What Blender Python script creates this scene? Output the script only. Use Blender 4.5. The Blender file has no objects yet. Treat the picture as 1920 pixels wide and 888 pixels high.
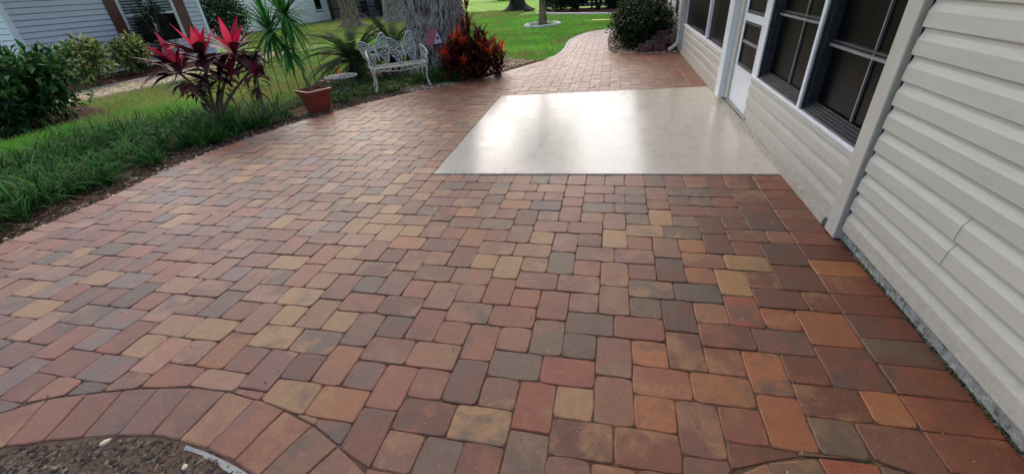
import bpy, math, random
import numpy as np
from mathutils import Vector, Matrix, noise
random.seed(7); rng = np.random.default_rng(7)
U = 0.0762                       # one unit = 3 inches, the paving module
SC = bpy.context.scene; COL = SC.collection
PI = math.pi
# ------------------------------------------------------------------ camera, sky, sun
CAM = (3.915, -43.302, 18.754); FPX, YAW, PIT, ROL = 788.342, -0.245, 0.543, -0.075
fw = Vector((math.sin(YAW)*math.cos(PIT), math.cos(YAW)*math.cos(PIT), -math.sin(PIT)))
rt = Vector((math.cos(YAW), -math.sin(YAW), 0)); up = rt.cross(fw)
r2 = math.cos(ROL)*rt + math.sin(ROL)*up; u2 = -math.sin(ROL)*rt + math.cos(ROL)*up
cd = bpy.data.cameras.new('camera'); cam = bpy.data.objects.new('camera', cd); COL.objects.link(cam)
cd.sensor_width = 36; cd.lens = 36*FPX/1920; cd.clip_start = 0.02; cd.clip_end = 3000
m = Matrix((r2, u2, -fw)).transposed().to_4x4(); m.translation = Vector(CAM)*U
cam.matrix_world = m; SC.camera = cam
SUN_EL, SUN_AZ = math.radians(41), math.radians(-23)    # azimuth from +y towards +x
w = bpy.data.worlds.new('World'); SC.world = w; w.use_nodes = True
nt = w.node_tree; nt.nodes.clear()
sky = nt.nodes.new('ShaderNodeTexSky'); sky.sky_type = 'NISHITA'; sky.sun_disc = False
sky.sun_elevation = SUN_EL; sky.sun_rotation = SUN_AZ; sky.air_density = 1.0; sky.dust_density = 4.0; sky.ozone_density = 1.0
bg = nt.nodes.new('ShaderNodeBackground'); bg.inputs['Strength'].default_value = 0.15
wo = nt.nodes.new('ShaderNodeOutputWorld')
nt.links.new(sky.outputs[0], bg.inputs[0]); nt.links.new(bg.outputs[0], wo.inputs[0])
sl = bpy.data.lights.new('sun', 'SUN'); sl.energy = 0.65; sl.angle = math.radians(70); sl.color = (1.0, 0.97, 0.93)
so = bpy.data.objects.new('sun', sl); COL.objects.link(so)
sd = Vector((math.sin(SUN_AZ)*math.cos(SUN_EL), math.cos(SUN_AZ)*math.cos(SUN_EL), math.sin(SUN_EL)))
so.rotation_euler = sd.to_track_quat('Z', 'Y').to_euler(); so.location = (0, 0, 20)
SC.view_settings.view_transform = 'Standard'; SC.view_settings.look = 'None'
SC.view_settings.exposure = 0.92; SC.view_settings.gamma = 1

# ------------------------------------------------------------------ colours and materials
def L(r, g, b):
    f = lambda c: ((c/255+0.055)/1.055)**2.4 if c > 10 else c/255/12.92
    return (f(r), f(g), f(b), 1)
def setin(n, **k):
    for a, v in k.items():
        n.inputs[a.replace('_', ' ')].default_value = v
def mat(name, stops=None, scale=20, stretch=(1, 1, 1), rough=0.6, rvar=0.1, bump=0.0, bscale=120, bdist=0.002, attr=None,
        spec=0.5, metal=0, detail=4, grain=0.0, transl=0.0, objc=False, coat=0):
    """noise-driven colour ramp (or a colour attribute), fine grain and bump"""
    m = bpy.data.materials.new(name); m.use_nodes = True; t = m.node_tree; N = t.nodes; K = t.links
    b = N['Principled BSDF']; out = N['Material Output']
    geo = N.new('ShaderNodeTexCoord' if objc else 'ShaderNodeNewGeometry')
    pos = geo.outputs['Object'] if objc else geo.outputs['Position']
    mp = N.new('ShaderNodeMapping'); mp.inputs['Scale'].default_value = stretch; K.new(pos, mp.inputs[0])
    n1 = N.new('ShaderNodeTexNoise'); setin(n1, Scale=scale, Detail=detail, Roughness=0.6); K.new(mp.outputs[0], n1.inputs['Vector'])
    if attr:
        a = N.new('ShaderNodeAttribute'); a.attribute_name = attr; col = a.outputs['Color']
        mr = N.new('ShaderNodeMapRange'); setin(mr, To_Min=0.75, To_Max=1.25); K.new(n1.outputs['Fac'], mr.inputs['Value'])
        vm = N.new('ShaderNodeVectorMath'); vm.operation = 'SCALE'; K.new(col, vm.inputs[0]); K.new(mr.outputs[0], vm.inputs['Scale']); col = vm.outputs[0]
    else:
        cr = N.new('ShaderNodeValToRGB'); e = cr.color_ramp.elements
        while len(e) < len(stops): e.new(0.5)
        for i, (p, c) in enumerate(stops): e[i].position = p; e[i].color = c
        K.new(n1.outputs['Fac'], cr.inputs[0]); col = cr.outputs[0]
    n2 = N.new('ShaderNodeTexNoise'); setin(n2, Scale=bscale, Detail=3, Roughness=0.7); K.new(mp.outputs[0], n2.inputs['Vector'])
    if grain:
        mr = N.new('ShaderNodeMapRange'); setin(mr, From_Min=0.3, From_Max=0.7, To_Min=1-grain, To_Max=1+grain); K.new(n2.outputs['Fac'], mr.inputs['Value'])
        vm = N.new('ShaderNodeVectorMath'); vm.operation = 'SCALE'; K.new(col, vm.inputs[0]); K.new(mr.outputs[0], vm.inputs['Scale']); col = vm.outputs[0]
    K.new(col, b.inputs['Base Color'])
    mr = N.new('ShaderNodeMapRange'); setin(mr, From_Min=0.3, From_Max=0.7, To_Min=rough-rvar, To_Max=rough+rvar); K.new(n1.outputs['Fac'], mr.inputs['Value']); K.new(mr.outputs[0], b.inputs['Roughness'])
    b.inputs['Specular IOR Level'].default_value = spec; b.inputs['Metallic'].default_value = metal; b.inputs['Coat Weight'].default_value = coat
    if bump:
        bp = N.new('ShaderNodeBump'); setin(bp, Strength=bump, Distance=bdist); K.new(n2.outputs['Fac'], bp.inputs['Height']); K.new(bp.outputs[0], b.inputs['Normal'])
    if transl:
        tr = N.new('ShaderNodeBsdfTranslucent'); K.new(col, tr.inputs[0]); mx = N.new('ShaderNodeMixShader'); mx.inputs[0].default_value = transl
        K.new(b.outputs[0], mx.inputs[1]); K.new(tr.outputs[0], mx.inputs[2]); K.new(mx.outputs[0], out.inputs[0])
    return m
def paver_mat(name, obj_colour):
    m = bpy.data.materials.new(name); m.use_nodes = True; t = m.node_tree; N = t.nodes; K = t.links; b = N['Principled BSDF']
    geo = N.new('ShaderNodeNewGeometry'); pos = geo.outputs['Position']
    if obj_colour: a = N.new('ShaderNodeObjectInfo')
    else: a = N.new('ShaderNodeAttribute'); a.attribute_name = 'col'
    base, rnd = a.outputs['Color'], a.outputs['Alpha']
    sc = N.new('ShaderNodeMath'); sc.operation = 'MULTIPLY'; sc.inputs[1].default_value = 37.0; K.new(rnd, sc.inputs[0])
    n1 = N.new('ShaderNodeTexNoise'); n1.noise_dimensions = '4D'; setin(n1, Scale=5.5, Detail=5, Roughness=0.62, Distortion=0.6); K.new(pos, n1.inputs['Vector']); K.new(sc.outputs[0], n1.inputs['W'])
    th = N.new('ShaderNodeMapRange'); setin(th, From_Min=0.47, From_Max=0.62, To_Min=0, To_Max=0.72); K.new(n1.outputs['Fac'], th.inputs['Value'])
    ramp = N.new('ShaderNodeValToRGB'); ramp.color_ramp.interpolation = 'CONSTANT'; e = ramp.color_ramp.elements
    for i, (p, c) in enumerate([(0, L(78, 68, 60)), (0.2, L(152, 108, 70)), (0.45, L(146, 84, 54)), (0.65, L(100, 60, 50)), (0.82, L(130, 98, 74))]):
        if i > 1: e.new(p)
        e[i].position = p; e[i].color = c
    K.new(rnd, ramp.inputs[0])
    mx = N.new('ShaderNodeMix'); mx.data_type = 'RGBA'; K.new(th.outputs[0], mx.inputs[0]); K.new(base, mx.inputs[6]); K.new(ramp.outputs[0], mx.inputs[7])
    n2 = N.new('ShaderNodeTexNoise'); setin(n2, Scale=210, Detail=4, Roughness=0.75); K.new(pos, n2.inputs['Vector'])
    g1 = N.new('ShaderNodeMapRange'); setin(g1, From_Min=0.3, From_Max=0.7, To_Min=0.72, To_Max=1.28); K.new(n2.outputs['Fac'], g1.inputs['Value'])
    n3 = N.new('ShaderNodeTexNoise'); setin(n3, Scale=24, Detail=6, Roughness=0.7); K.new(pos, n3.inputs['Vector'])
    g2 = N.new('ShaderNodeMapRange'); setin(g2, From_Min=0.3, From_Max=0.7, To_Min=0.84, To_Max=1.14); K.new(n3.outputs['Fac'], g2.inputs['Value'])
    mu = N.new('ShaderNodeMath'); mu.operation = 'MULTIPLY'; K.new(g1.outputs[0], mu.inputs[0]); K.new(g2.outputs[0], mu.inputs[1])
    vm = N.new('ShaderNodeVectorMath'); vm.operation = 'SCALE'; K.new(mx.outputs[2], vm.inputs[0]); K.new(mu.outputs[0], vm.inputs['Scale'])
    # pale grains of sand stuck in the sealer
    vo = N.new('ShaderNodeTexVoronoi'); setin(vo, Scale=34); K.new(pos, vo.inputs['Vector'])
    sp = N.new('ShaderNodeMapRange'); setin(sp, From_Min=0.05, From_Max=0.085, To_Min=0.55, To_Max=0.0); K.new(vo.outputs['Distance'], sp.inputs['Value'])
    m2 = N.new('ShaderNodeMix'); m2.data_type = 'RGBA'; K.new(sp.outputs[0], m2.inputs[0]); K.new(vm.outputs[0], m2.inputs[6]); m2.inputs[7].default_value = L(196, 176, 150)
    K.new(m2.outputs[2], b.inputs['Base Color'])
    # small dark pits
    vp = N.new('ShaderNodeTexVoronoi'); setin(vp, Scale=55); K.new(pos, vp.inputs['Vector'])
    pt = N.new('ShaderNodeMapRange'); setin(pt, From_Min=0.06, From_Max=0.14, To_Min=0.45, To_Max=1.0); K.new(vp.outputs['Distance'], pt.inputs['Value'])
    v3 = N.new('ShaderNodeVectorMath'); v3.operation = 'SCALE'; K.new(m2.outputs[2], v3.inputs[0]); K.new(pt.outputs[0], v3.inputs['Scale']); K.new(v3.outputs[0], b.inputs['Base Color'])
    rr = N.new('ShaderNodeMapRange'); setin(rr, From_Min=0.3, From_Max=0.7, To_Min=0.30, To_Max=0.48); K.new(n3.outputs['Fac'], rr.inputs['Value']); K.new(rr.outputs[0], b.inputs['Roughness'])
    b.inputs['Specular IOR Level'].default_value = 0.42
    ad = N.new('ShaderNodeMath'); ad.operation = 'MULTIPLY_ADD'; ad.inputs[1].default_value = 2.0; K.new(n3.outputs['Fac'], ad.inputs[0]); K.new(n2.outputs['Fac'], ad.inputs[2])
    bp = N.new('ShaderNodeBump'); setin(bp, Strength=0.7, Distance=0.003); K.new(ad.outputs[0], bp.inputs['Height']); K.new(bp.outputs[0], b.inputs['Normal'])
    return m
def slab_mat():
    m = mat('beige_sealed_concrete', [(0.3, L(194, 184, 168)), (0.5, L(204, 195, 180)), (0.62, L(198, 188, 172)), (0.75, L(182, 170, 152))], scale=5, rough=0.2, rvar=0.0, detail=9, grain=0.05, bscale=160)
    t = m.node_tree; N = t.nodes; K = t.links; b = N['Principled BSDF']
    geo = N.new('ShaderNodeNewGeometry')
    n = N.new('ShaderNodeTexNoise'); setin(n, Scale=2.0, Detail=7, Roughness=0.65, Distortion=1.0); K.new(geo.outputs['Position'], n.inputs['Vector'])
    r = N.new('ShaderNodeMapRange'); setin(r, From_Min=0.35, From_Max=0.65, To_Min=0.13, To_Max=0.25); K.new(n.outputs['Fac'], r.inputs['Value']); K.new(r.outputs[0], b.inputs['Roughness'])
    n2 = N.new('ShaderNodeTexNoise'); setin(n2, Scale=10, Detail=9, Roughness=0.68, Distortion=1.0); K.new(geo.outputs['Position'], n2.inputs['Vector'])
    bp = N.new('ShaderNodeBump'); setin(bp, Strength=0.3, Distance=0.004); K.new(n2.outputs['Fac'], bp.inputs['Height']); K.new(bp.outputs[0], b.inputs['Normal'])
    b.inputs['Specular IOR Level'].default_value = 0.28
    return m
M = {}
M['paver_o'] = paver_mat('tumbled_paver', True); M['paver_a'] = paver_mat('tumbled_paver_far', False)
M['slab'] = slab_mat()
M['sand'] = mat('joint_sand', [(0.3, L(54, 40, 31)), (0.7, L(108, 84, 64))], scale=60, rough=0.95, rvar=0.03, bump=0.5)
M['siding'] = mat('almond_vinyl', [(0.3, L(187, 185, 173)), (0.5, L(195, 192, 180)), (0.7, L(202, 198, 186))], scale=3, detail=8, rough=0.5, bump=0.25, bscale=60, bdist=0.0015, stretch=(1, 0.12, 1.4), grain=0.05)
def splash(m):
    # soil splashed up the lowest boards
    t = m.node_tree; N = t.nodes; K = t.links; b = N['Principled BSDF']; src = b.inputs['Base Color'].links[0].from_socket
    geo = N.new('ShaderNodeNewGeometry'); sx = N.new('ShaderNodeSeparateXYZ'); K.new(geo.outputs['Position'], sx.inputs[0])
    mr = N.new('ShaderNodeMapRange'); setin(mr, From_Min=0.06, From_Max=0.34, To_Min=0.3, To_Max=0.0); K.new(sx.outputs['Z'], mr.inputs['Value'])
    n = N.new('ShaderNodeTexNoise'); setin(n, Scale=22, Detail=8, Roughness=0.75); K.new(geo.outputs['Position'], n.inputs['Vector'])
    mm = N.new('ShaderNodeMapRange'); setin(mm, From_Min=0.42, From_Max=0.7, To_Min=0.1, To_Max=1.6); K.new(n.outputs['Fac'], mm.inputs['Value'])
    mu = N.new('ShaderNodeMath'); mu.operation = 'MULTIPLY'; mu.use_clamp = True; K.new(mr.outputs[0], mu.inputs[0]); K.new(mm.outputs[0], mu.inputs[1])
    mx = N.new('ShaderNodeMix'); mx.data_type = 'RGBA'; K.new(mu.outputs[0], mx.inputs[0]); K.new(src, mx.inputs[6]); mx.inputs[7].default_value = L(118, 104, 78); K.new(mx.outputs[2], b.inputs['Base Color'])
splash(M['siding'])
M['siding_dirt'] = mat('almond_vinyl_low', [(0.35, L(188, 184, 172)), (0.62, L(200, 196, 184)), (0.75, L(176, 170, 150))], scale=9, rough=0.5, bump=0.25, bscale=60, bdist=0.0015, stretch=(1, 0.16, 1.6), grain=0.04)
splash(M['siding_dirt'])
M['trim'] = mat('almond_trim', [(0.3, L(190, 186, 174)), (0.7, L(199, 195, 183))], scale=8, rough=0.45, grain=0.03)
M['white'] = mat('white_aluminium', [(0.3, L(222, 226, 232)), (0.7, L(236, 238, 242))], scale=8, rough=0.38, grain=0.02)
M['white_old'] = mat('weathered_white', [(0.3, L(196, 196, 190)), (0.7, L(226, 226, 220))], scale=10, rough=0.5, grain=0.05)
M['frame'] = mat('dark_grey_aluminium', [(0.3, L(54, 57, 62)), (0.7, L(72, 76, 82))], scale=12, rough=0.4, metal=0.4, grain=0.05)
M['frame_l'] = mat('grey_aluminium', [(0.3, L(118, 122, 124)), (0.7, L(144, 147, 148))], scale=12, rough=0.4, metal=0.3, grain=0.05)
M['glass'] = mat('dark_screened_glass', [(0.35, L(8, 9, 10)), (0.65, L(17, 17, 17))], scale=3, rough=0.34, rvar=0.06, spec=0.04, grain=0.1, bscale=900)
M['dark'] = mat('dark_gap', [(0.3, L(14, 13, 12)), (0.7, L(26, 24, 22))], scale=12, rough=0.9)
M['found'] = mat('foundation_concrete', [(0.36, L(92, 92, 84)), (0.42, L(134, 136, 130)), (0.58, L(156, 158, 152)), (0.66, L(180, 180, 172))], scale=34, rough=0.9, rvar=0.05, bump=0.8, bscale=50, bdist=0.006, grain=0.12)
M['ledge'] = mat('painted_ledge', [(0.3, L(160, 153, 136)), (0.6, L(188, 181, 166)), (0.78, L(112, 106, 88))], scale=16, rough=0.7, bump=0.6, bscale=50, bdist=0.004, grain=0.1)
M['roof'] = mat('shingle', [(0.3, L(70, 66, 62)), (0.7, L(100, 95, 90))], scale=30, rough=0.9, grain=0.2)
M['sidingA'] = mat('blue_grey_siding', [(0.3, L(188, 193, 200)), (0.7, L(202, 206, 212))], scale=3, rough=0.6, grain=0.04, bump=0.2, bscale=40, stretch=(1, 0.15, 1))
M['brown'] = mat('brown_paint', [(0.3, L(82, 46, 40)), (0.7, L(100, 58, 50))], scale=10, rough=0.5, grain=0.05)
M['slat'] = mat('blind_slat', [(0.3, L(128, 142, 150)), (0.7, L(158, 170, 176))], scale=10, rough=0.5)
M['sidingB'] = mat('white_siding', [(0.3, L(238, 240, 243)), (0.7, L(246, 247, 249))], scale=3, rough=0.5, grain=0.03)
M['leaf'] = mat('leaf', attr='col', scale=30, rough=0.7, rvar=0.1, spec=0.1, transl=0.28)
M['leaf_gloss'] = mat('glossy_leaf', attr='col', scale=30, rough=0.5, rvar=0.08, spec=0.2, transl=0.18)
M['grass'] = mat('grass_blade', attr='col', scale=8, rough=0.6, spec=0.3, transl=0.3)
M['chips'] = mat('mulch_chip', attr='col', scale=60, rough=0.9, rvar=0.05, grain=0.2, spec=0.25)
M['pebble'] = mat('pebble', attr='col', scale=60, rough=0.6, grain=0.12, bscale=200)
M['bark'] = mat('oak_bark', [(0.36, L(58, 50, 44)), (0.45, L(134, 124, 114)), (0.56, L(182, 172, 162)), (0.7, L(130, 104, 90))], scale=20, stretch=(1, 1, 0.2), rough=0.95, rvar=0.03, bump=1.0, bscale=60, bdist=0.012, grain=0.25, spec=0.15)
M['bark2'] = mat('brown_bark', [(0.3, L(82, 68, 54)), (0.5, L(132, 114, 92)), (0.7, L(160, 142, 118))], scale=10, stretch=(1, 1, 0.3), rough=0.95, rvar=0.03, bump=1.0, bscale=30, bdist=0.01, grain=0.2, spec=0.15)
M['bark_d'] = mat('dark_bark', [(0.25, L(30, 26, 24)), (0.5, L(52, 46, 42)), (0.8, L(88, 80, 74))], scale=8, stretch=(1, 1, 0.3), rough=0.95, rvar=0.03, bump=1.0, bscale=20, bdist=0.01, grain=0.2, spec=0.15)
M['stem'] = mat('plant_stem', [(0.3, L(92, 72, 54)), (0.7, L(138, 116, 90))], scale=60, stretch=(1, 1, 2), rough=0.85, grain=0.15)
M['stem_g'] = mat('green_stem', [(0.3, L(40, 52, 30)), (0.7, L(66, 76, 44))], scale=60, rough=0.8)
M['lawn'] = mat('lawn_soil', [(0.3, L(96, 136, 48)), (0.5, L(114, 158, 60)), (0.7, L(150, 168, 88))], scale=1.1, detail=9, rough=0.95, rvar=0.03, grain=0.35, bscale=45, bump=0.8, bdist=0.02, spec=0.1)
M['mulch'] = mat('bed_soil', [(0.3, L(48, 36, 28)), (0.5, L(78, 60, 46)), (0.7, L(104, 84, 64))], scale=12, detail=8, rough=0.97, rvar=0.02, grain=0.35, bscale=70, bump=1.0, bdist=0.015, spec=0.1)
M['mulch_r'] = mat('red_mulch', [(0.3, L(52, 30, 26)), (0.7, L(92, 56, 46))], scale=12, detail=8, rough=0.97, rvar=0.02, grain=0.35, bscale=70, bump=1.0, bdist=0.015, spec=0.1)
M['terra'] = mat('red_glazed_pot', [(0.3, L(128, 52, 42)), (0.6, L(146, 62, 50)), (0.8, L(158, 78, 62))], scale=14, rough=0.45, grain=0.06)
M['castwhite'] = mat('chipped_white_cast_iron', [(0.32, L(70, 58, 48)), (0.41, L(206, 196, 172)), (0.6, L(234, 226, 206)), (0.78, L(170, 152, 122))], scale=42, rough=0.6, grain=0.08, bump=0.3)
M['castgrey'] = mat('weathered_cast_metal', [(0.38, L(44, 42, 40)), (0.5, L(84, 88, 86)), (0.64, L(136, 142, 140))], scale=36, rough=0.6, grain=0.1, bump=0.3)
M['silver'] = mat('painted_silver_metal', [(0.3, L(124, 128, 128)), (0.5, L(178, 182, 182)), (0.75, L(206, 208, 206))], scale=30, rough=0.4, metal=0.3, grain=0.05)
M['wire'] = mat('dark_green_wire', [(0.3, L(26, 40, 32)), (0.7, L(40, 56, 44))], scale=30, rough=0.5)
M['redpaint'] = mat('red_paint', [(0.3, L(132, 36, 46)), (0.7, L(152, 50, 58))], scale=20, rough=0.5)
M['aggregate'] = mat('exposed_aggregate', [(0.3, L(128, 112, 86)), (0.5, L(176, 160, 128)), (0.7, L(206, 192, 160))], scale=40, detail=3, rough=0.85, grain=0.25, bscale=60, bump=0.8, bdist=0.006)
M['curb'] = mat('white_concrete_edging', [(0.3, L(196, 192, 184)), (0.7, L(222, 218, 210))], scale=14, rough=0.85, grain=0.1, bump=0.5)
M['edge_g'] = mat('grey_edging', [(0.3, L(150, 146, 140)), (0.7, L(180, 176, 168))], scale=14, rough=0.85, grain=0.1, bump=0.5)
M['block'] = mat('dark_red_block', attr='col', scale=20, rough=0.85, grain=0.2, bscale=80, bump=0.6)
M['yellow'] = mat('yellow_plastic', [(0.3, L(226, 214, 60)), (0.7, L(238, 228, 90))], scale=10, rough=0.4)
M['orange'] = mat('orange_leaf', [(0.3, L(214, 92, 30)), (0.7, L(236, 118, 44))], scale=10, rough=0.5, transl=0.2)
M['grey_fence'] = mat('grey_boards', [(0.3, L(104, 106, 106)), (0.7, L(134, 136, 134))], scale=10, rough=0.8, grain=0.1)

# ------------------------------------------------------------------ mesh helpers (coordinates in units of 3 inches)
class MB:
    def __init__(s): s.v = []; s.f = []; s.c = []
    def add(s, vs, fs, c=None):
        o = len(s.v); s.v += [tuple(v) for v in vs]; s.f += [tuple(i+o for i in f) for f in fs]
        s.c += [c or (1, 1, 1, 1)]*len(vs)
    def box(s, a, b, rot=0, ctr=None, c=None):
        x0, y0, z0 = a; x1, y1, z1 = b
        vs = [(x0, y0, z0), (x1, y0, z0), (x1, y1, z0), (x0, y1, z0), (x0, y0, z1), (x1, y0, z1), (x1, y1, z1), (x0, y1, z1)]
        if rot:
            cx, cy = ctr or ((x0+x1)/2, (y0+y1)/2); cc, ss = math.cos(rot), math.sin(rot)
            vs = [(cx+(x-cx)*cc-(y-cy)*ss, cy+(x-cx)*ss+(y-cy)*cc, z) for x, y, z in vs]
        s.add(vs, [(0, 3, 2, 1), (4, 5, 6, 7), (0, 1, 5, 4), (1, 2, 6, 5), (2, 3, 7, 6), (3, 0, 4, 7)], c); return s
    def bbox(s, a, b, bev=0.08, rot=0, ctr=None, c=None):      # box with bevelled vertical and top edges
        x0, y0, z0 = a; x1, y1, z1 = b; e = bev
        ring = lambda i: [(x0+i+e, y0+i), (x1-i-e, y0+i), (x1-i, y0+i+e), (x1-i, y1-i-e), (x1-i-e, y1-i), (x0+i+e, y1-i), (x0+i, y1-i-e), (x0+i, y0+i+e)]
        vs = [(x, y, z0) for x, y in ring(0)]+[(x, y, z1-e) for x, y in ring(0)]+[(x, y, z1) for x, y in ring(e)]
        if rot:
            cx, cy = ctr or ((x0+x1)/2, (y0+y1)/2); cc, ss = math.cos(rot), math.sin(rot)
            vs = [(cx+(x-cx)*cc-(y-cy)*ss, cy+(x-cx)*ss+(y-cy)*cc, z) for x, y, z in vs]
        fs = [tuple(range(16, 24)), tuple(range(7, -1, -1))]
        for k in (0, 8):
            for i in range(8): fs.append((k+i, k+(i+1) % 8, k+8+(i+1) % 8, k+8+i))
        s.add(vs, fs, c); return s
    def prism(s, poly, z0, z1, c=None):
        n = len(poly); vs = [(x, y, z0) for x, y in poly]+[(x, y, z1) for x, y in poly]
        s.add(vs, [tuple(range(n, 2*n)), tuple(range(n-1, -1, -1))]+[(i, (i+1) % n, n+(i+1) % n, n+i) for i in range(n)], c); return s
    def tube(s, pts, r, n=6, closed=False, c=None, flat=None):
        P = [Vector(p) for p in pts]; k = len(P); rs = r if hasattr(r, '__len__') else [r]*k
        vs = []; prev = None
        for i, p in enumerate(P):
            if closed: d = P[(i+1) % k]-P[i-1]
            else: d = P[min(i+1, k-1)]-P[max(i-1, 0)]
            d = d.normalized() if d.length > 1e-9 else Vector((0, 0, 1))
            if prev is None: a = d.cross(Vector((0, 0, 1)) if abs(d.z) < 0.9 else Vector((1, 0, 0))).normalized()
            else: a = (prev-d*prev.dot(d)).normalized()
            prev = a; b = d.cross(a)
            for j in range(n):
                t = 2*PI*j/n; vs.append(p+(a*math.cos(t)+b*math.sin(t))*rs[i])
        fs = []
        for i in range(k if closed else k-1):
            for j in range(n):
                q = ((i+1) % k)*n; fs.append((i*n+j, i*n+(j+1) % n, q+(j+1) % n, q+j))
        if not closed: fs += [tuple(range(n-1, -1, -1)), tuple((k-1)*n+j for j in range(n))]
        s.add(vs, fs, c); return s
    def lathe(s, prof, ctr, n=24, c=None):
        vs = []
        for r, z in prof:
            for j in range(n): t = 2*PI*j/n; vs.append((ctr[0]+r*math.cos(t), ctr[1]+r*math.sin(t), z))
        fs = [(i*n+j, i*n+(j+1) % n, (i+1)*n+(j+1) % n, (i+1)*n+j) for i in range(len(prof)-1) for j in range(n)]
        s.add(vs, fs, c); return s
    def build(s, name, mt, parent=None, smooth=False, loc=None, link=True):
        off = Vector(loc) if loc else (Vector(parent['_o']) if parent is not None else Vector((0, 0, 0)))
        V = (np.array(s.v, dtype=np.float64)-np.array(off))*U
        me = bpy.data.meshes.new(name); me.from_pydata(V.tolist(), [], s.f); me.materials.append(M[mt] if isinstance(mt, str) else mt)
        at = me.attributes.new('col', 'FLOAT_COLOR', 'POINT'); at.data.foreach_set('color', np.array(s.c, dtype=np.float32).ravel())
        if smooth: me.polygons.foreach_set('use_smooth', [True]*len(me.polygons))
        return link_obj(name, me, parent, loc)
def link_obj(name, me, parent=None, loc=None):
    o = bpy.data.objects.new(name, me); COL.objects.link(o)
    if parent is not None:
        o.parent = parent
        if loc: o.location = (Vector(loc)-Vector(parent['_o']))*U
    elif loc: o.location = Vector(loc)*U
    return o
def npmesh(name, V, F, cols, mt, parent=None, smooth=False):      # V (n,3) units, F (k,3 or 4)
    off = np.array(parent['_o']) if parent is not None else 0
    me = bpy.data.meshes.new(name); n = len(V); k = F.shape[1]
    me.vertices.add(n); me.vertices.foreach_set('co', ((V-off)*U).astype(np.float32).ravel())
    me.loops.add(F.size); me.loops.foreach_set('vertex_index', F.astype(np.int32).ravel())
    me.polygons.add(len(F)); me.polygons.foreach_set('loop_start', np.arange(0, F.size, k, dtype=np.int32)); me.polygons.foreach_set('loop_total', np.full(len(F), k, dtype=np.int32))
    at = me.attributes.new('col', 'FLOAT_COLOR', 'POINT'); at.data.foreach_set('color', cols.astype(np.float32).ravel())
    if smooth: me.polygons.foreach_set('use_smooth', np.ones(len(F), dtype=bool))
    me.materials.append(M[mt]); me.update(calc_edges=True); me.validate()
    return link_obj(name, me, parent)
def tag(o, label=None, cat=None, group=None, kind=None):
    if label: o['label'] = label
    if cat: o['category'] = cat
    if group: o['group'] = group
    if kind: o['kind'] = kind
    return o
def thing(name, loc, label, cat, group=None):
    o = bpy.data.objects.new(name, None); COL.objects.link(o); o.location = Vector(loc)*U; o['_o'] = tuple(float(c) for c in loc)
    o.empty_display_size = 0.1
    return tag(o, label, cat, group)
def own(o, loc=(0, 0, 0)): o['_o'] = tuple(float(c) for c in loc); return o

# leaf batches ------------------------------------------------------
def blades(base, az, el, length, width, droop, k=4, prof=None, cols=None, twist=None, fold=0.0):
    """arching strap leaves: arrays of n; centre line starts at elevation el and loses droop radians"""
    n = len(base); s = np.linspace(0, 1, k+1); prof = prof or [0.55, 1, 0.95, 0.7, 0.06]
    pw = np.interp(s, np.linspace(0, 1, len(prof)), prof)
    P = np.zeros((n, k+1, 3)); P[:, 0] = base
    for i in range(k):
        e = el-droop*((i+0.5)/k)**1.3; st = (length/k)[:, None]
        P[:, i+1] = P[:, i]+st*np.stack([np.cos(e)*np.cos(az), np.cos(e)*np.sin(az), np.sin(e)], 1)
    side = np.stack([-np.sin(az), np.cos(az), np.zeros(n)], 1)
    if twist is not None:
        side = side*np.cos(twist)[:, None]; side[:, 2] += np.sin(twist)
    W = side[:, None, :]*(width[:, None]*pw[None, :]*0.5)[:, :, None]
    if fold:
        Lf = P-W; R = P+W; Lf[:, :, 2] += fold*width[:, None]*pw; R[:, :, 2] += fold*width[:, None]*pw
        V = np.stack([Lf, P, R], 2).reshape(-1, 3); q = 3
        F = []
        for i in range(k):
            for a in (0, 1): F.append([i*3+a, i*3+a+1, (i+1)*3+a+1, (i+1)*3+a])
    else:
        V = np.stack([P-W, P+W], 2).reshape(-1, 3); q = 2
        F = [[i*2, i*2+1, (i+1)*2+1, (i+1)*2] for i in range(k)]
    F = np.array(F)[None]+(np.arange(n)*q*(k+1))[:, None, None]; F = F.reshape(-1, 4)
    C = np.repeat(cols, q*(k+1), axis=0)
    return V, F, C
def merge(parts):
    V = []; F = []; C = []; o = 0
    for v, f, c in parts: V.append(v); F.append(f+o); C.append(c); o += len(v)
    return np.concatenate(V), np.concatenate(F), np.concatenate(C)
def pal(n, cols, var=0.15, w=None):
    c = np.array([L(*x) for x in cols]); i = rng.choice(len(cols), n, p=w)
    out = c[i].copy(); out[:, :3] *= rng.uniform(1-var, 1+var, (n, 1)); return out
def leafcards(pos, d, size, width, cols, nrm=None, curl=0.15):
    """small pointed folded leaves; d = unit pointing directions"""
    n = len(pos); up_ = rng.normal(size=(n, 3))*0.5+np.array([0, 0, 1.0]) if nrm is None else nrm
    s = np.cross(d, up_); s /= np.linalg.norm(s, axis=1)[:, None]+1e-9; u_ = np.cross(s, d)
    T = np.array([(0, 0, 0), (-.5, .42, .1), (0, .5, 0), (.5, .42, .1), (0, 1, -curl)])
    V = pos[:, None]+T[None, :, 0, None]*(s*width[:, None])[:, None]+T[None, :, 1, None]*(d*size[:, None])[:, None]+T[None, :, 2, None]*(u_*size[:, None])[:, None]
    F = np.array([[0, 2, 1, 1], [0, 3, 2, 2]])  # replaced below by true triangles
    F = np.array([[0, 2, 1], [0, 3, 2], [1, 2, 4], [2, 3, 4]])[None]+(np.arange(n)*5)[:, None, None]
    return V.reshape(-1, 3), F.reshape(-1, 3), np.repeat(cols, 5, axis=0)
def unit(v): return v/(np.linalg.norm(v, axis=1)[:, None]+1e-9)

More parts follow.
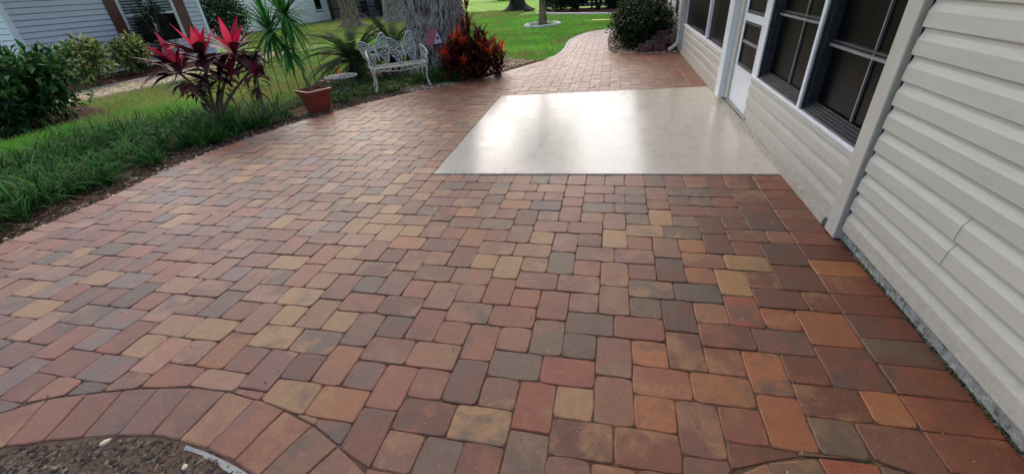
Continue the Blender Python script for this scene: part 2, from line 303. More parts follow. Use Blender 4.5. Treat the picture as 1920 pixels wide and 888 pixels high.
def catmull(P, closed=False, step=8):
    P = [Vector((p[0], p[1], p[2] if len(p) > 2 else 0)) for p in P]; n = len(P); out = []
    rngi = range(n) if closed else range(n-1)
    for i in rngi:
        p0 = P[i-1] if (closed or i > 0) else P[0]*2-P[1]; p1 = P[i]; p2 = P[(i+1) % n]
        p3 = P[(i+2) % n] if (closed or i+2 < n) else P[-1]*2-P[-2]
        for k in range(step):
            t = k/step; out.append(0.5*((2*p1)+(p2-p0)*t+(2*p0-5*p1+4*p2-p3)*t*t+(3*p1-p0-3*p2+p3)*t**3))
    if not closed: out.append(P[-1])
    return out
def c2(P, step=8): return [(p.x, p.y) for p in catmull(P, step=step)]
def proj(x, y, z=0):
    d = Vector((x, y, z))-Vector(CAM); zc = d.dot(fw)
    return (960+FPX*d.dot(r2)/zc, 444-FPX*d.dot(u2)/zc, zc)

# ------------------------------------------------------------------ PATIO PAVING
EDGE = c2([(-52.5, -75), (-53.2, -45), (-53.8, -20), (-53.6, -9), (-54.3, 0), (-53.5, 9), (-49.4, 22.8), (-39.9, 40.1), (-26.2, 56), (-17, 73), (-11.2, 86), (-9.9, 101), (-9.9, 121), (-5.6, 140), (2.2, 149.5), (14, 157), (45, 163)])
PATHR = c2([(40, 84.6), (22, 84.4), (13, 82.8), (7, 84.6), (3.9, 90), (3.1, 97), (2.7, 116), (3.5, 138), (8.5, 146.5), (20, 151), (45, 154)])
ARC = c2([(-40, -62), (-38.5, -46), (-34, -39), (-28.6, -34.7), (-26.5, -33.35), (-20.6, -31.7), (-16.2, -31.35), (-11.2, -32.1), (-7.9, -33.35), (-5.9, -34.4), (-3.2, -37.5), (-1.2, -43), (-1, -62)])
ARC2 = c2([(5.2, -62), (5.3, -40), (7.2, -34.4), (9.9, -31.6), (11.6, -30.75), (13.5, -30.2), (15.2, -30.05), (17.4, -30.3), (19.6, -31.4), (24, -36)])
SLABQ = [(-15.9, -0.15), (21.75, 1.75), (21.75, 42.6), (-16.6, 38.0)]       # counter-clockwise
def near(poly, x, y):
    best = None
    for i in range(len(poly)-1):
        ax, ay = poly[i]; bx, by = poly[i+1]; dx, dy = bx-ax, by-ay; l2 = dx*dx+dy*dy+1e-12
        t = max(0, min(1, ((x-ax)*dx+(y-ay)*dy)/l2)); qx, qy = ax+dx*t, ay+dy*t; d = math.hypot(x-qx, y-qy)
        if best is None or d < best[0]-1e-9:
            l = math.sqrt(l2); best = (d, qx, qy, -dy/l, dx/l, dx*(y-ay)-dy*(x-ax))
    d, qx, qy, nx, ny, s = best
    return (d if s > 0 else -d), qx, qy, nx, ny       # positive on the left of the line; n points left
def offset(poly, o):                                   # positive = to the left
    out = []
    for i, (x, y) in enumerate(poly):
        a = poly[max(i-1, 0)]; b = poly[min(i+1, len(poly)-1)]; dx, dy = b[0]-a[0], b[1]-a[1]; l = math.hypot(dx, dy); out.append((x-dy/l*o, y+dx/l*o))
    return out
def clip(poly, px, py, nx, ny):
    out = []; n = len(poly); D = [(x-px)*nx+(y-py)*ny for x, y in poly]
    for i in range(n):
        a, b = poly[i], poly[(i+1) % n]; da, db = D[i], D[(i+1) % n]
        if da >= 0: out.append(a)
        if (da >= 0) != (db >= 0): t = da/(da-db); out.append((a[0]+(b[0]-a[0])*t, a[1]+(b[1]-a[1])*t))
    return out
def area(p): return 0.5*sum(p[i][0]*p[(i+1) % len(p)][1]-p[(i+1) % len(p)][0]*p[i][1] for i in range(len(p)))
def in_poly(poly, x, y):
    c = False; j = len(poly)-1
    for i in range(len(poly)):
        xi, yi = poly[i]; xj, yj = poly[j]
        if (yi > y) != (yj > y) and x < (xj-xi)*(y-yi)/(yj-yi)+xi: c = not c
        j = i
    return c
BOUNDS = [(EDGE, -1, 3.0), (PATHR, 1, 0.0), (ARC, 1, 0.0), (ARC2, 1, 0.0)]
def fit_paver(poly):
    cx = sum(p[0] for p in poly)/len(poly); cy = sum(p[1] for p in poly)/len(poly)
    for line, side, gap in BOUNDS:
        d, qx, qy, nx, ny = near(line, cx, cy); d *= side; nx *= side; ny *= side
        if d-gap < -2.4: return None
        if d-gap < 2.6:
            poly = clip(poly, qx+nx*gap, qy+ny*gap, nx, ny)
            if len(poly) < 3: return None
    poly = clip(poly, 18.75, 0, -1, 0)
    if len(poly) < 3: return None
    best = -9
    for i in range(4):
        a, b = SLABQ[i], SLABQ[(i+1) % 4]; dx, dy = b[0]-a[0], b[1]-a[1]; l = math.hypot(dx, dy); ox, oy = dy/l, -dx/l
        d = (cx-a[0])*ox+(cy-a[1])*oy
        if d > best: best = d; e = (a[0], a[1], ox, oy)
    if best < -1.3: return None
    if best < 2.6: poly = clip(poly, *e)
    if len(poly) < 3 or area(poly) < 0.14: return None
    return poly
def outline(poly, ins=0.012, r=0.3):
    """inset the polygon and round its corners with a little wobble"""
    n = len(poly); P = []
    for i in range(n):
        a, b, c = Vector(poly[i-1]), Vector(poly[i]), Vector(poly[(i+1) % n])
        if (b-a).length < 0.12: continue
        P.append(b)
    n = len(P); Q = []
    if n < 3: return None
    for i in range(n):
        a, b, c = P[i-1], P[i], P[(i+1) % n]; d1 = (b-a).normalized(); d2 = (c-b).normalized()
        n1 = Vector((-d1.y, d1.x)); n2 = Vector((-d2.y, d2.x)); k = n1+n2
        if k.length < 0.3: k = n1
        k = k.normalized(); Q.append(b+k*min(ins/max(0.35, k.dot(n1)), 0.2))
    out = []
    for i in range(n):
        a, b, c = Q[i-1], Q[i], Q[(i+1) % n]; d1 = b-a; d2 = c-b
        if d1.length < 1e-4 or d2.length < 1e-4: continue
        rr = min(r*random.uniform(0.7, 1.35), d1.length*0.33, d2.length*0.33)
        cr = d1.normalized().cross(d2.normalized()) if hasattr(d1, 'cross') else 1
        if abs(cr) < 0.2: out.append(b); continue
        p0 = b-d1.normalized()*rr; p2 = b+d2.normalized()*rr; p1 = (p0+p2)*0.5*0.42+b*0.58
        out += [p0, p1, p2]
        if d2.length > 1.2:
            nn = Vector((-d2.y, d2.x)).normalized(); out.append(b+d2*random.uniform(.4, .6)+nn*random.uniform(-.03, .0))
    return [(p.x+random.uniform(-.03, .03), p.y+random.uniform(-.03, .03)) for p in out]
def paver_geo(mb, poly, z=0.0, c=None, r=0.3, ch=0.06, drop=0.04):
    o = outline(poly, r=r)
    if not o or len(o) < 3: return False
    cx = sum(p[0] for p in o)/len(o); cy = sum(p[1] for p in o)/len(o); n = len(o)
    inn = []
    for x, y in o:
        dx, dy = cx-x, cy-y; l = math.hypot(dx, dy)+1e-9; k = min(ch*1.3, l*0.4); inn.append((x+dx/l*k, y+dy/l*k))
    tx, ty = random.uniform(-.012, .012), random.uniform(-.012, .012)
    zt = lambda x, y: z+(x-cx)*tx+(y-cy)*ty
    vs = [(x, y, zt(x, y)) for x, y in inn]+[(x, y, zt(x, y)-drop*random.uniform(.8, 1.3)) for x, y in o]+[(x, y, -0.42) for x, y in o]
    fs = [tuple(range(n))]+[(i+k*n, i+(k+1)*n, (i+1) % n+(k+1)*n, (i+1) % n+k*n) for k in (0, 1) for i in range(n)]
    mb.add(vs, fs, c); return True
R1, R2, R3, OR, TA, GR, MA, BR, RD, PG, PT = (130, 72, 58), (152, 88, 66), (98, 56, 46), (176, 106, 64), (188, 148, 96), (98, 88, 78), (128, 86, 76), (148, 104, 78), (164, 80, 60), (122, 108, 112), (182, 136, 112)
FIX = {(2, 14): MA, (5, 14): MA, (2, 16): MA, (4, 16): BR, (6, 16): R1, (0, 15): GR, (0, 12): MA, (-4, 16): TA, (-4, 19): R2, (-2, 16): BR, (-6, 14): BR, (-3, 14): BR, (-2, 18): MA, (1, 18): MA, (-2, 20): R2, (0, 20): R1,
 (0, 23): GR, (2, 20): MA, (2, 22): GR, (5, 22): R1, (2, 24): GR, (4, 19): BR, (4, 24): MA, (6, 24): OR, (4, 27): BR, (6, 20): GR, (8, 20): R3, (10, 20): BR, (6, 18): GR, (9, 18): GR, (8, 12): BR, (8, 15): R3, (8, 23): R3, (-2, 26): GR,
 (1, 26): RD, (-2, 24): BR, (2, 28): TA, (0, 28): RD, (-2, 28): MA, (-3, 30): TA, (-6, 30): R3, (0, 31): GR, (2, 30): R3, (5, 30): R1, (6, 28): OR, (12, 16): TA, (12, 19): RD, (10, 16): OR, (10, 22): R3, (13, 14): TA, (10, 14): R1,
 (-6, 20): BR, (-4, 24): R2, (-6, 22): BR, (-3, 22): R1, (-8, 20): BR, (-8, 23): R1, (6, 10): TA, (9, 10): GR, (4, 11): TA, (4, 8): BR, (2, 6): GR, (5, 6): MA, (6, 12): R2, (14, 16): R3, (10, 12): OR, (13, 18): R3, (16, 18): GR,
 (14, 22): GR, (16, 20): OR, (18, 22): OR, (14, 20): RD, (-14, 12): TA, (-12, 16): BR, (-12, 12): TA, (-12, 15): TA, (-14, 20): GR, (-12, 20): OR, (-10, 18): BR, (-7, 18): BR, (12, 24): OR, (12, 27): OR, (10, 24): R1, (10, 28): R1}
def tone(c, f=0.34, mean=(142, 88, 50), g=0.88):      # the colours of one batch of pavers are close to each other
    return L(*[(v+(m_-v)*f)*g for v, m_ in zip(c, mean)])
def colour(x, y, key=None):
    if key in FIX: c = FIX[key]
    else:
        if x < -20 and y < 6: w_ = [(MA, 4), (PG, 3.0), (R1, 2.5), (PT, 2.6), (R2, 2.5), (TA, 1.1), (GR, 1.4), (BR, 1.5)]
        elif -45 < x < -14 and y < 32: w_ = [(TA, 2.6), (PT, 2.2), (R2, 3), (BR, 3), (MA, 2), (OR, 1.2), (R1, 1.5), (PG, .5)]
        elif y > 40: w_ = [(PT, 2.2), (R2, 3), (MA, 3), (BR, 2), (R1, 2), (TA, .8), (PG, .6)]
        elif x > 8: w_ = [(R1, 4), (R3, 5.5), (OR, 1.0), (GR, 1.3), (MA, 2.6), (R2, 1.6), (TA, .5)]  # real reds here, weighted darker to paint in part of the house shade
        else: w_ = [(MA, 3), (R1, 3.4), (BR, 2.6), (R2, 2.8), (OR, .9), (GR, 1.4), (TA, .8), (R3, 1.6)]
        c = random.choices([a for a, _ in w_], [b for _, b in w_])[0]
    k = random.uniform(0.88, 1.1); l = tone(c)
    j = [random.uniform(.97, 1.03) for _ in range(3)]
    return (l[0]*k*j[0], l[1]*k*j[1], l[2]*k*j[2], random.random())
patio = MB(); outl = [(p[0]+0.1, p[1]) for p in EDGE]
right = [(23, 163), (23, 152)]+[]
sand_poly = [(p[0], p[1]) for p in EDGE]
pv, pf = [], []
for i, (x, y) in enumerate(EDGE): pv += [(x, y, -0.075), (max(x+1, 23 if y < 86 else (x+16)), y, -0.075)]
patio.add(pv, [(2*i, 2*i+1, 2*i+3, 2*i+2) for i in range(len(EDGE)-1)])
patio = own(patio.build('patio', 'sand')); tag(patio, kind='structure')
allp = []                                            # (polygon, key, shape, rot)
def rect(X, Y, wx, wy): return [(X, -Y-wy), (X+wx, -Y-wy), (X+wx, -Y), (X, -Y)]
for i in range(-9, 5):
    for j in range(-22, 9):
        for sx in (0, 4):
            bx, by = 2+8*i+sx, 14+8*j+sx
            for X, Y, a, b in ((bx, by, 3, 2), (bx+3, by, 3, 2), (bx, by+2, 2, 2), (bx+4, by+2, 2, 2), (bx+2, by+2, 2, 3), (bx+2, by+5, 2, 3)):
                if -18 < X+a/2 < 30 and X >= -16 and -2 <= Y+b/2 < 6: continue
                if X >= -16 and X < 20 and Y < 6 < Y+b and Y > 0: continue
                if X >= 18: continue
                P = rect(X, Y, a, b) if X+a != 18 else rect(X, Y, a+.75, b)
                if X < -16 < X+a and 0 < Y+b/2 < 6: P = clip(P, -16, 0, -1, 0)
                allp.append((P, (X, Y), a, b))
for i in range(-3, 5):
    bx = 2+8*i
    for X, Y, a, b in ((bx, 2, 3, 2), (bx+3, 2, 3, 2), (bx, 4, 2, 2), (bx+2, 4, 2, 2), (bx+4, 4, 2, 2), (bx-2, 2, 2, 3), (bx-2, 5, 2, 2), (bx-2, 7, 2, 3)):
        if X < -16 or X >= 18: continue
        if Y == 7 and X > -16: pass
        allp.append((rect(X, Y, a+(.75 if X+a == 18 else 0), b), (X, Y), a, b))
# the pieces the first rows replace
allp = [q for q in allp if not (q[2] == 2 and q[3] == 3 and q[1][1] in (4,) and q[1][0] >= -16 and (q[1][0]) % 8 == 0)]
seen = set(); uniq = []
for q in allp:
    if q[1] in seen: continue
    seen.add(q[1]); uniq.append(q)
allp = uniq
for i in range(18):                                    # soldier row along the front of the slab
    x0 = -16+2*i; x1 = min(x0+2, 18.75); f = lambda x: -0.15+(x+15.9)*(1.9/37.65)
    allp.append(([(x0, -2), (x1, -2), (x1, f(x1)), (x0, f(x0))], None, -1, -1))
VAR = {}
def variant(a, b):
    k = random.randrange(6)
    if (a, b, k) not in VAR:
        mb = MB(); paver_geo(mb, [(-a/2, -b/2), (a/2, -b/2), (a/2, b/2), (-a/2, b/2)])
        me = bpy.data.meshes.new('paver'); me.from_pydata((np.array(mb.v)*U).tolist(), [], mb.f); me.materials.append(M['paver_o']); VAR[(a, b, k)] = me
    return VAR[(a, b, k)]
field = []
for P, key, a, b in allp:
    Q = P if a == -1 else fit_paver(P)
    if not Q: continue
    cx = sum(p[0] for p in Q)/len(Q); cy = sum(p[1] for p in Q)/len(Q)
    if not (-1 <= cx+80 and cy > -58): continue
    px, py, zc = proj(cx, cy); vis = zc > 1 and -60 < px < 1980 and -40 < py < 960
    whole = (a != -1) and abs(area(Q)-a*b) < 1e-6 and key[0]+a != 18
    field.append((-(area(Q)/zc**3) if vis else 0, Q, key, a, b, cx, cy, whole))
field.sort(key=lambda q: q[0])
rest = MB()
for n, (s, Q, key, a, b, cx, cy, whole) in enumerate(field):
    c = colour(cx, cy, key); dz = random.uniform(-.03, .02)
    if n < 300 and s < 0:
        if whole:
            o = link_obj('paver', variant(a, b), patio); o.location = Vector((cx, cy, dz))*U
            o.rotation_euler.z = random.uniform(-.008, .008)
        else:
            mb = MB(); 
            if not paver_geo(mb, [(x-cx, y-cy) for x, y in Q]): continue
            o = mb.build('paver', 'paver_o', None); o.parent = patio; o.location = Vector((cx, cy, dz))*U
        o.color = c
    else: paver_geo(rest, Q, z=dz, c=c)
ro = rest.build('paver', 'paver_a', patio); ro['kind'] = 'stuff'
# border courses
def course(line, o0, o1, step, n0=0):
    """pieces between two offsets of a line, at equal steps along it"""
    A = offset(line, o0); B = offset(line, o1); S = [0]
    mid = [((a[0]+b[0])/2, (a[1]+b[1])/2) for a, b in zip(A, B)]
    for i in range(1, len(mid)): S.append(S[-1]+math.dist(mid[i], mid[i-1]))
    def at(P, s):
        for i in range(1, len(S)):
            if s <= S[i]:
                t = (s-S[i-1])/(S[i]-S[i-1]+1e-9); return (P[i-1][0]+(P[i][0]-P[i-1][0])*t, P[i-1][1]+(P[i][1]-P[i-1][1])*t)
        return P[-1]
    out = []; s = 0
    while s+step < S[-1]:
        q = [at(A, s), at(A, s+step), at(B, s+step), at(B, s)]
        if area(q) < 0: q = q[::-1]
        out.append(q); s += step
    return out
bord = course(EDGE, -0.02, -3.0, 2.0)+course(ARC, -0.02, -3.0, 2.0)+course(ARC2, -0.02, -3.0, 2.0)
y = -60.0
while y < 84:
    xr_ = 22.08 if y < -10 else 21.75; q = [(18.78, y), (xr_, y), (xr_, y+2), (18.78, y+2)]
    lo = -0.15+(20.3+15.9)*(1.9/37.65)
    if y+2 > lo and y < 42.4: 
        if y < lo: q = [(18.78, y), (21.85, y), (21.85, lo+.1), (18.78, lo)]
        elif y+2 > 42.6 and y < 42.6: q = [(18.78, 42.4), (21.85, 42.7), (21.85, y+2), (18.78, y+2)]
        else: q = None
    if q: bord.append(q)
    y += 2
bb = []
for q in bord:
    cx = sum(p[0] for p in q)/4; cy = sum(p[1] for p in q)/4
    if cy < -58 or cy > 160 or (cx > 19 and cy < -33 and near(ARC2, cx, cy)[0] < -2.5 and False): continue
    bb.append((q, cx, cy))
for q, cx, cy in bb:
    mb = MB(); paver_geo(mb, [(x-cx, y-cy) for x, y in q], r=0.12, ch=0.07, drop=0.04)
    o = mb.build('border_paver', 'paver_o', None); o.parent = patio; o.location = Vector((cx, cy, random.uniform(-.02, .02)))*U
    c = random.choices([R1, RD, R2, OR, BR, MA, R3, GR], [3, 2.5, 2.5, 1.8 if cx > 18 else .6, 1.2, 1.5, 1.2, 1.0])[0]
    if cx < 2 and cy < -29 and cx > -40: c = random.choice([BR, GR, MA, TA, R2, PG, BR, MA, R1, BR])
    if cx < -30 and cy < -5: c = random.choice([R2, R2, BR, TA, MA, PT, RD])
    l = tone(c); k = random.uniform(.9, 1.1); o.color = (l[0]*k, l[1]*k, l[2]*k, random.random())
# beige slab
mb = MB(); n = 14
q = SLABQ; ins = [(x+(2.6-x)*0.004, y+(20-y)*0.004) for x, y in q]
mb.add([(x, y, -0.6) for x, y in q]+[(x, y, 0.03) for x, y in q]+[(x, y, 0.1) for x, y in ins], [(0, 1, 5, 4), (1, 2, 6, 5), (2, 3, 7, 6), (3, 0, 4, 7), (4, 5, 9, 8), (5, 6, 10, 9), (6, 7, 11, 10), (7, 4, 8, 11), (8, 9, 10, 11)])
o = mb.build('concrete_slab', 'slab'); o['kind'] = 'structure'

# ------------------------------------------------------------------ GROUND, BEDS
def sheet(name, poly, z, mt, bumpy=0.0, cell=2.0, kind='structure'):
    xs = [p[0] for p in poly]; ys = [p[1] for p in poly]; mb = MB(); idx = {}
    if not bumpy:
        mb.add([(x, y, z) for x, y in poly], [tuple(range(len(poly)))] if area(poly) > 0 else [tuple(range(len(poly)-1, -1, -1))])
    else:
        gx = np.arange(min(xs), max(xs)+cell, cell); gy = np.arange(min(ys), max(ys)+cell, cell)
        for i in range(len(gx)-1):
            for j in range(len(gy)-1):
                if not in_poly(poly, gx[i]+cell/2, gy[j]+cell/2): continue
                f = []
                for a, b in ((0, 0), (1, 0), (1, 1), (0, 1)):
                    k = (i+a, j+b)
                    if k not in idx:
                        x, y = gx[i+a], gy[j+b]; idx[k] = len(mb.v); zz = z+bumpy*noise.noise(Vector((x*.35, y*.35, z*9)))+bumpy*.5*noise.noise(Vector((x*1.1, y*1.1, 3)))
                        mb.v.append((x, y, zz)); mb.c.append((1, 1, 1, 1))
                    f.append(idx[k])
                mb.f.append(tuple(f))
    o = mb.build(name, mt, smooth=True); o['kind'] = kind; return o
sheet('ground', [(-9000, -3000), (9000, -3000), (9000, 14000), (-9000, 14000)], -0.62, 'lawn')
STRIP = list(reversed([p for p in EDGE if p[1] < 84]))
BEDA = STRIP+[(-88, -75), (-88, -30), (-86, -5), (-84, 10), (-78, 25), (-70, 31), (-65, 38), (-66, 48), (-72, 60), (-72, 75), (-62, 88), (-45, 93), (-30, 90.5), (-18, 82)]
sheet('planting_bed', BEDA, -0.36, 'mulch', 0.16, 1.0)
BEDS = [(-172, -70), (-92, -70), (-94, -20), (-96, 0), (-95, 12), (-98, 24), (-106, 32), (-118, 37), (-128, 38), (-128, 30), (-150, 40), (-172, 60)]
sheet('soil_bed', BEDS, -0.42, 'mulch', 0.16, 1.5)
BEDH = [(-172.4, 40), (-144, 40), (-143.5, 85), (-143, 136), (-172.4, 136)]
sheet('mulch_bed', BEDH, -0.40, 'mulch_r', 0.16, 1.5)
BED1 = offset(ARC, -3.0); BED1 = [p for p in BED1]
sheet('mulch_bed', BED1[::-1]+[(-40, -62)], -0.22, 'mulch', 0.2, 0.5)
BEDR = [(22, 84.6), (13, 83), (7.2, 84.8), (4.1, 90.2), (3.3, 97), (2.9, 116), (3.7, 138), (8.7, 146.3), (22, 150)]
sheet('shrub_bed', BEDR, -0.3, 'mulch', 0.2, 1.0)
sheet('mulch_bed', [(-43, 266), (4, 231), (60, 200), (60, 300), (-43, 310)], -0.45, 'mulch_r', 0.2, 5)

# ------------------------------------------------------------------ HOUSE (right)
house = thing('house', (22, 0, 0), 'beige vinyl sided house with screened porch windows beside the paver patio', 'house')
XW = 22.05; LAP = 1.515; H0 = 1.31
def lap_board(parent, a, b, h, nx, ny, mt='siding', lap=LAP, dutch=True, out=0.0, deep=1.0, name='siding_board'):
    """one clapboard from ground point a to b at height h; (nx, ny) points out of the wall"""
    if dutch: prof = [(0.02, 0.0), (0.27, 0.0), (0.30, 0.05), (0.26, 0.56*lap), (0.09, 0.82*lap), (0.05, lap+0.04), (0.0, lap+0.04)]
    else: prof = [(-0.1, 0.0), (0.3, 0.0), (0.33, 0.05), (0.03, lap-.12), (-0.1, lap-.12)]
    prof = [(o_*deep, z) for o_, z in prof]
    k = 8 if dutch and abs(b[1]-a[1]) > 12 else 2; vs = []
    for i in range(k+1):
        t = i/k; x = a[0]+(b[0]-a[0])*t; y = a[1]+(b[1]-a[1])*t
        wv = 0.0 if not dutch else 0.018*noise.noise(Vector((x*.3, y*.3, h*3)))
        for o_, z in prof: vs.append((x+nx*(o_+out+wv), y+ny*(o_+out+wv), h+z+wv*.6))
    n = len(prof); fs = [(i*n+j, i*n+j+1, (i+1)*n+j+1, (i+1)*n+j) for i in range(k) for j in range(n-1)]
    fs += [tuple(range(n)), tuple(k*n+j for j in range(n-1, -1, -1))]
    return MB_add(vs, fs).build(name, mt, parent)
def MB_add(vs, fs, c=None):
    m_ = MB(); m_.add(vs, fs, c); return m_
# structure behind the boards
mb = MB(); mb.box((XW+0.35, -90, 1.1), (XW+1.2, -9.4, 31)); mb.box((XW+.25, -9.4, 1.1), (XW+1.2, 19, 6.3)); mb.box((XW+.25, 31, 1.1), (XW+1.2, 86, 6.4)); mb.box((XW+.25, 86, -.5), (XW+1.2, 240, 31)); mb.build('wall_backing', 'dark', house)
mb = MB(); mb.box((XW+1.6, -10, -1), (XW+2.0, 88, 31)); mb.build('porch_interior', 'dark', house)
# foundation strip, rough concrete
vs = []; ys = np.arange(-90, 86.1, 0.5)
for y in ys:
    n1 = noise.noise(Vector((y*.9, 0, 0)))*.07; far_ = y > -9.3
    x0 = (XW-0.36 if far_ else XW+0.07)
    vs += [(x0+n1-.04, y, -0.5), (x0+n1*.6, y, 0.12), (x0+.03+n1*.6, y, 0.62 if far_ else 1.18), (XW+0.6, y, 0.68 if far_ else 1.24)]
i0 = int(np.searchsorted(ys, -9.3))
MB_add(vs[:4*(i0+1)], [(4*i+j, 4*i+4+j, 4*i+5+j, 4*i+1+j) for i in range(i0) for j in range(3)]).build('foundation', 'found', house)
MB_add(vs[4*(i0+1):], [(4*i+j, 4*i+4+j, 4*i+5+j, 4*i+1+j) for i in range(len(ys)-i0-2) for j in range(3)]+[(0, 1, 2, 3)]).build('door_ledge', 'ledge', house)
# boards: near wall, low wall between trim and door, low wall beyond the door, far wall
i = 0; h = H0
while h < 30:
    if i in (2, 3): lap_board(house, (XW, -90), (XW, -20.45), h, -1, 0); lap_board(house, (XW, -20.62), (XW, -11.3), h, -1, 0, out=0.035)
    elif i == 0: lap_board(house, (XW, -90), (XW, -11.3), h-.24, -1, 0, lap=LAP+.24)
    else: lap_board(house, (XW, -90), (XW, -11.3), h, -1, 0)
    h += LAP; i += 1
for k in range(4):
    h = H0+k*LAP-0.05; lp = LAP if k < 3 else 6.25-h
    if k == 0: h = .66; lp = H0-.05+LAP-h
    lap_board(house, (XW, -9.35), (XW, 19.25), h, -1, 0, mt='siding_dirt', lap=lp, deep=.6)
    lap_board(house, (XW, 34.2), (XW, 84.3), h, -1, 0, mt='siding_dirt', lap=lp, deep=.6)
h = 0.2
while h < 30: lap_board(house, (XW+.2, 87), (XW+.2, 131), h, -1, 0); h += LAP
mb = MB().bbox((XW-0.52, -11.0, 0.15), (XW+.3, -9.42, 31), .06); mb.build('corner_trim', 'trim', house)
MB().box((XW-.04, -11.42, 1.1), (XW+.3, -11.0, 31)).build('trim_channel', 'dark', house)
MB().bbox((XW-0.7, 84.3, 0.3), (XW+.5, 87.0, 31), .1).build('corner_post', 'trim', house)
MB().bbox((XW-0.4, 129.5, 0.3), (XW+.5, 132, 31), .1).build('corner_post', 'trim', house)
# sills
MB().bbox((XW-0.32, -9.4, 6.34), (XW+.3, 19.2, 6.6), .04).build('window_sill', 'white', house)
MB().bbox((XW-0.38, 34.3, 6.5), (XW+.3, 84.2, 6.85), .04).build('window_sill', 'white', house)
def window(y0, y1, h0, h1, mid, mull, rail='frame_l', jam=0.5, track=True):
    f = MB(); X = XW
    f.box((X-.12, y0, h0), (X+1.2, y0+jam*.35, h1)); f.box((X+.15, y0+jam*.35, h0), (X+1.2, y0+jam*.6, h1))
    f.box((X-.12, y1-jam*.45, h0), (X+1.2, y1, h1)); f.box((X+.2, y1-jam, h0), (X+1.2, y1-jam*.45, h1)); f.box((X-.1, y0, h1-.6), (X+1.2, y1, h1))
    fr = f.build('window', 'frame', house)
    fr['_o'] = house['_o']
    if track:
        for k in range(5):
            t = MB(); t.box((X-.1+.2*k, y0+jam*.35, h0), (X+.02+.2*k, y1-jam*.45, h0+.16+.17*k)); t.box((X+.02+.2*k, y0+jam*.35, h0), (X+.1+.2*k, y1-jam*.45, h0+.06+.17*k)); t.build('track', 'frame', fr)
    MB().box((X+.95, y0+.1, h0+.2), (X+1.0, y1-.1, h1-.2)).build('pane', 'glass', fr)
    if mid:
        MB().box((X+.55, y0+jam*.6, mid-.28), (X+.95, y1-jam*.6, mid-.06)).build('rail', rail, fr)
        MB().box((X+.7, y0+jam*.6, mid+.08), (X+.95, y1-jam*.6, mid+.24)).build('rail', 'frame', fr)
    if mull: MB().box((X+.78, mull-.08, h0+.9), (X+.95, mull+.08, h1-.4)).build('mullion', 'frame_l', fr)
    return fr
window(-9.4, 2.35, 6.62, 30, 12.5, -5.1)
MB().bbox((XW-0.3, 2.36, 6.62), (XW+1.0, 2.95, 30), .05).build('mullion', 'white', house)
window(2.96, 16.8, 6.62, 30, 13.85, 9.3)
# far pair of windows
for (a, b) in ((34.4, 53.4), (54.0, 83.9)):
    fr = MB(); fr.box((XW-.05, a, 6.85), (XW+1, a+.25, 30)); fr = fr.build('window', 'white', house); fr['_o'] = house['_o']; MB().box((XW-.05, b-.25, 6.85), (XW+1, b, 30)).build('frame', 'white', fr)
    MB().box((XW+.4, a+.2, 6.9), (XW+.45, b-.2, 30)).build('pane', 'glass', fr)
MB().bbox((XW-.2, 53.4, 6.85), (XW+.8, 54.0, 30), .05).build('mullion', 'white', house)
# door with jambs
MB().bbox((XW-0.2, 18.0, 6.61), (XW+.9, 19.2, 30), .05).build('door_jamb', 'white', house)
MB().bbox((XW-0.28, 16.85, 6.61), (XW+.9, 17.9, 30), .05).build('door_jamb', 'white', house)
d = MB(); X = XW
d.box((X-.02, 19.3, 1.25), (X+.35, 28.9, 6.35)); d.box((X+.0, 19.3, 6.35), (X+.35, 19.95, 26)); d.box((X+.0, 27.9, 6.35), (X+.35, 28.9, 26)); d.box((X+.0, 19.95, 12.15), (X+.35, 27.9, 13.05)); d.box((X, 19.95, 25), (X+.35, 27.9, 26))
dr = d.build('door', 'white', house); dr['_o'] = house['_o']; dr['label'] = 'white screen door with solid lower panel'
MB().box((X+.2, 19.9, 6.3), (X+.24, 27.95, 25.2)).build('pane', 'glass', dr)
for (z0, z1) in ((6.36, 6.75), (11.8, 12.14), (13.06, 13.45)): MB().box((X+.02, 19.96, z0), (X+.22, 27.85, z1)).build('frame', 'frame', dr)
MB().box((X+.08, 19.96, 9.4), (X+.22, 27.85, 9.75)).build('frame', 'frame_l', dr)
for (a, b) in ((19.96, 20.3), (27.55, 27.89)): MB().box((X+.04, a, 6.4), (X+.22, b, 25)).build('frame', 'frame', dr)
hd = MB(); hd.tube([(X-.08, 19.6, 14.0), (X-.45, 19.6, 14.1), (X-.45, 19.6, 15.6), (X-.08, 19.6, 15.7)], .1, 6); hd.box((X-.1, 19.4, 13.4), (X, 19.85, 16.2)); hd.build('handle', 'frame', dr)
MB().box((X-.3, 18.0, 1.0), (X+1.0, 29.9, 1.24)).build('threshold', 'frame_l', house)
p_ = MB().bbox((X-1.1, 31.1, 0.85), (X+1.2, 33.9, 31), .06).build('porch_post', 'white', house)
MB().bbox((X-.3, 28.95, 1.05), (X+1, 31.1, 30), .05).build('door_jamb', 'trim', house)
# small white window with dark shutters on the far wall
fr = MB().bbox((XW-.45, 104, 8.9), (XW+.2, 114, 24), .08).build('window', 'white', house); fr['_o'] = house['_o']
MB().box((XW-.5, 105, 11), (XW-.47, 113, 23)).build('pane', 'glass', fr)
for a in (100.4, 114.6):
    MB().bbox((XW-.5, a, 8.2), (XW-.1, a+3, 24), .06).build('shutter', 'brown', house)
# downspouts
for yy, xo in ((85.6, 0.95), (131.0, .9)):
    MB().tube([(XW-xo, yy, 31), (XW-xo, yy, 2.6), (XW-xo-.3, yy, 1.7), (XW-xo-2.2, yy-1.2, 0.7)], [.5]*4, 6).build('downspout', 'white_old', house)
MB().tube([(XW-.5, 91.8, 7.5), (XW-.55, 91.6, 5.2)], .05, 5).build('hose_bib_pipe', 'dark', house)
MB().bbox((XW-.7, 90.9, 2.9), (XW-.1, 92.3, 5.4), .1).build('outlet_box', 'dark', house)
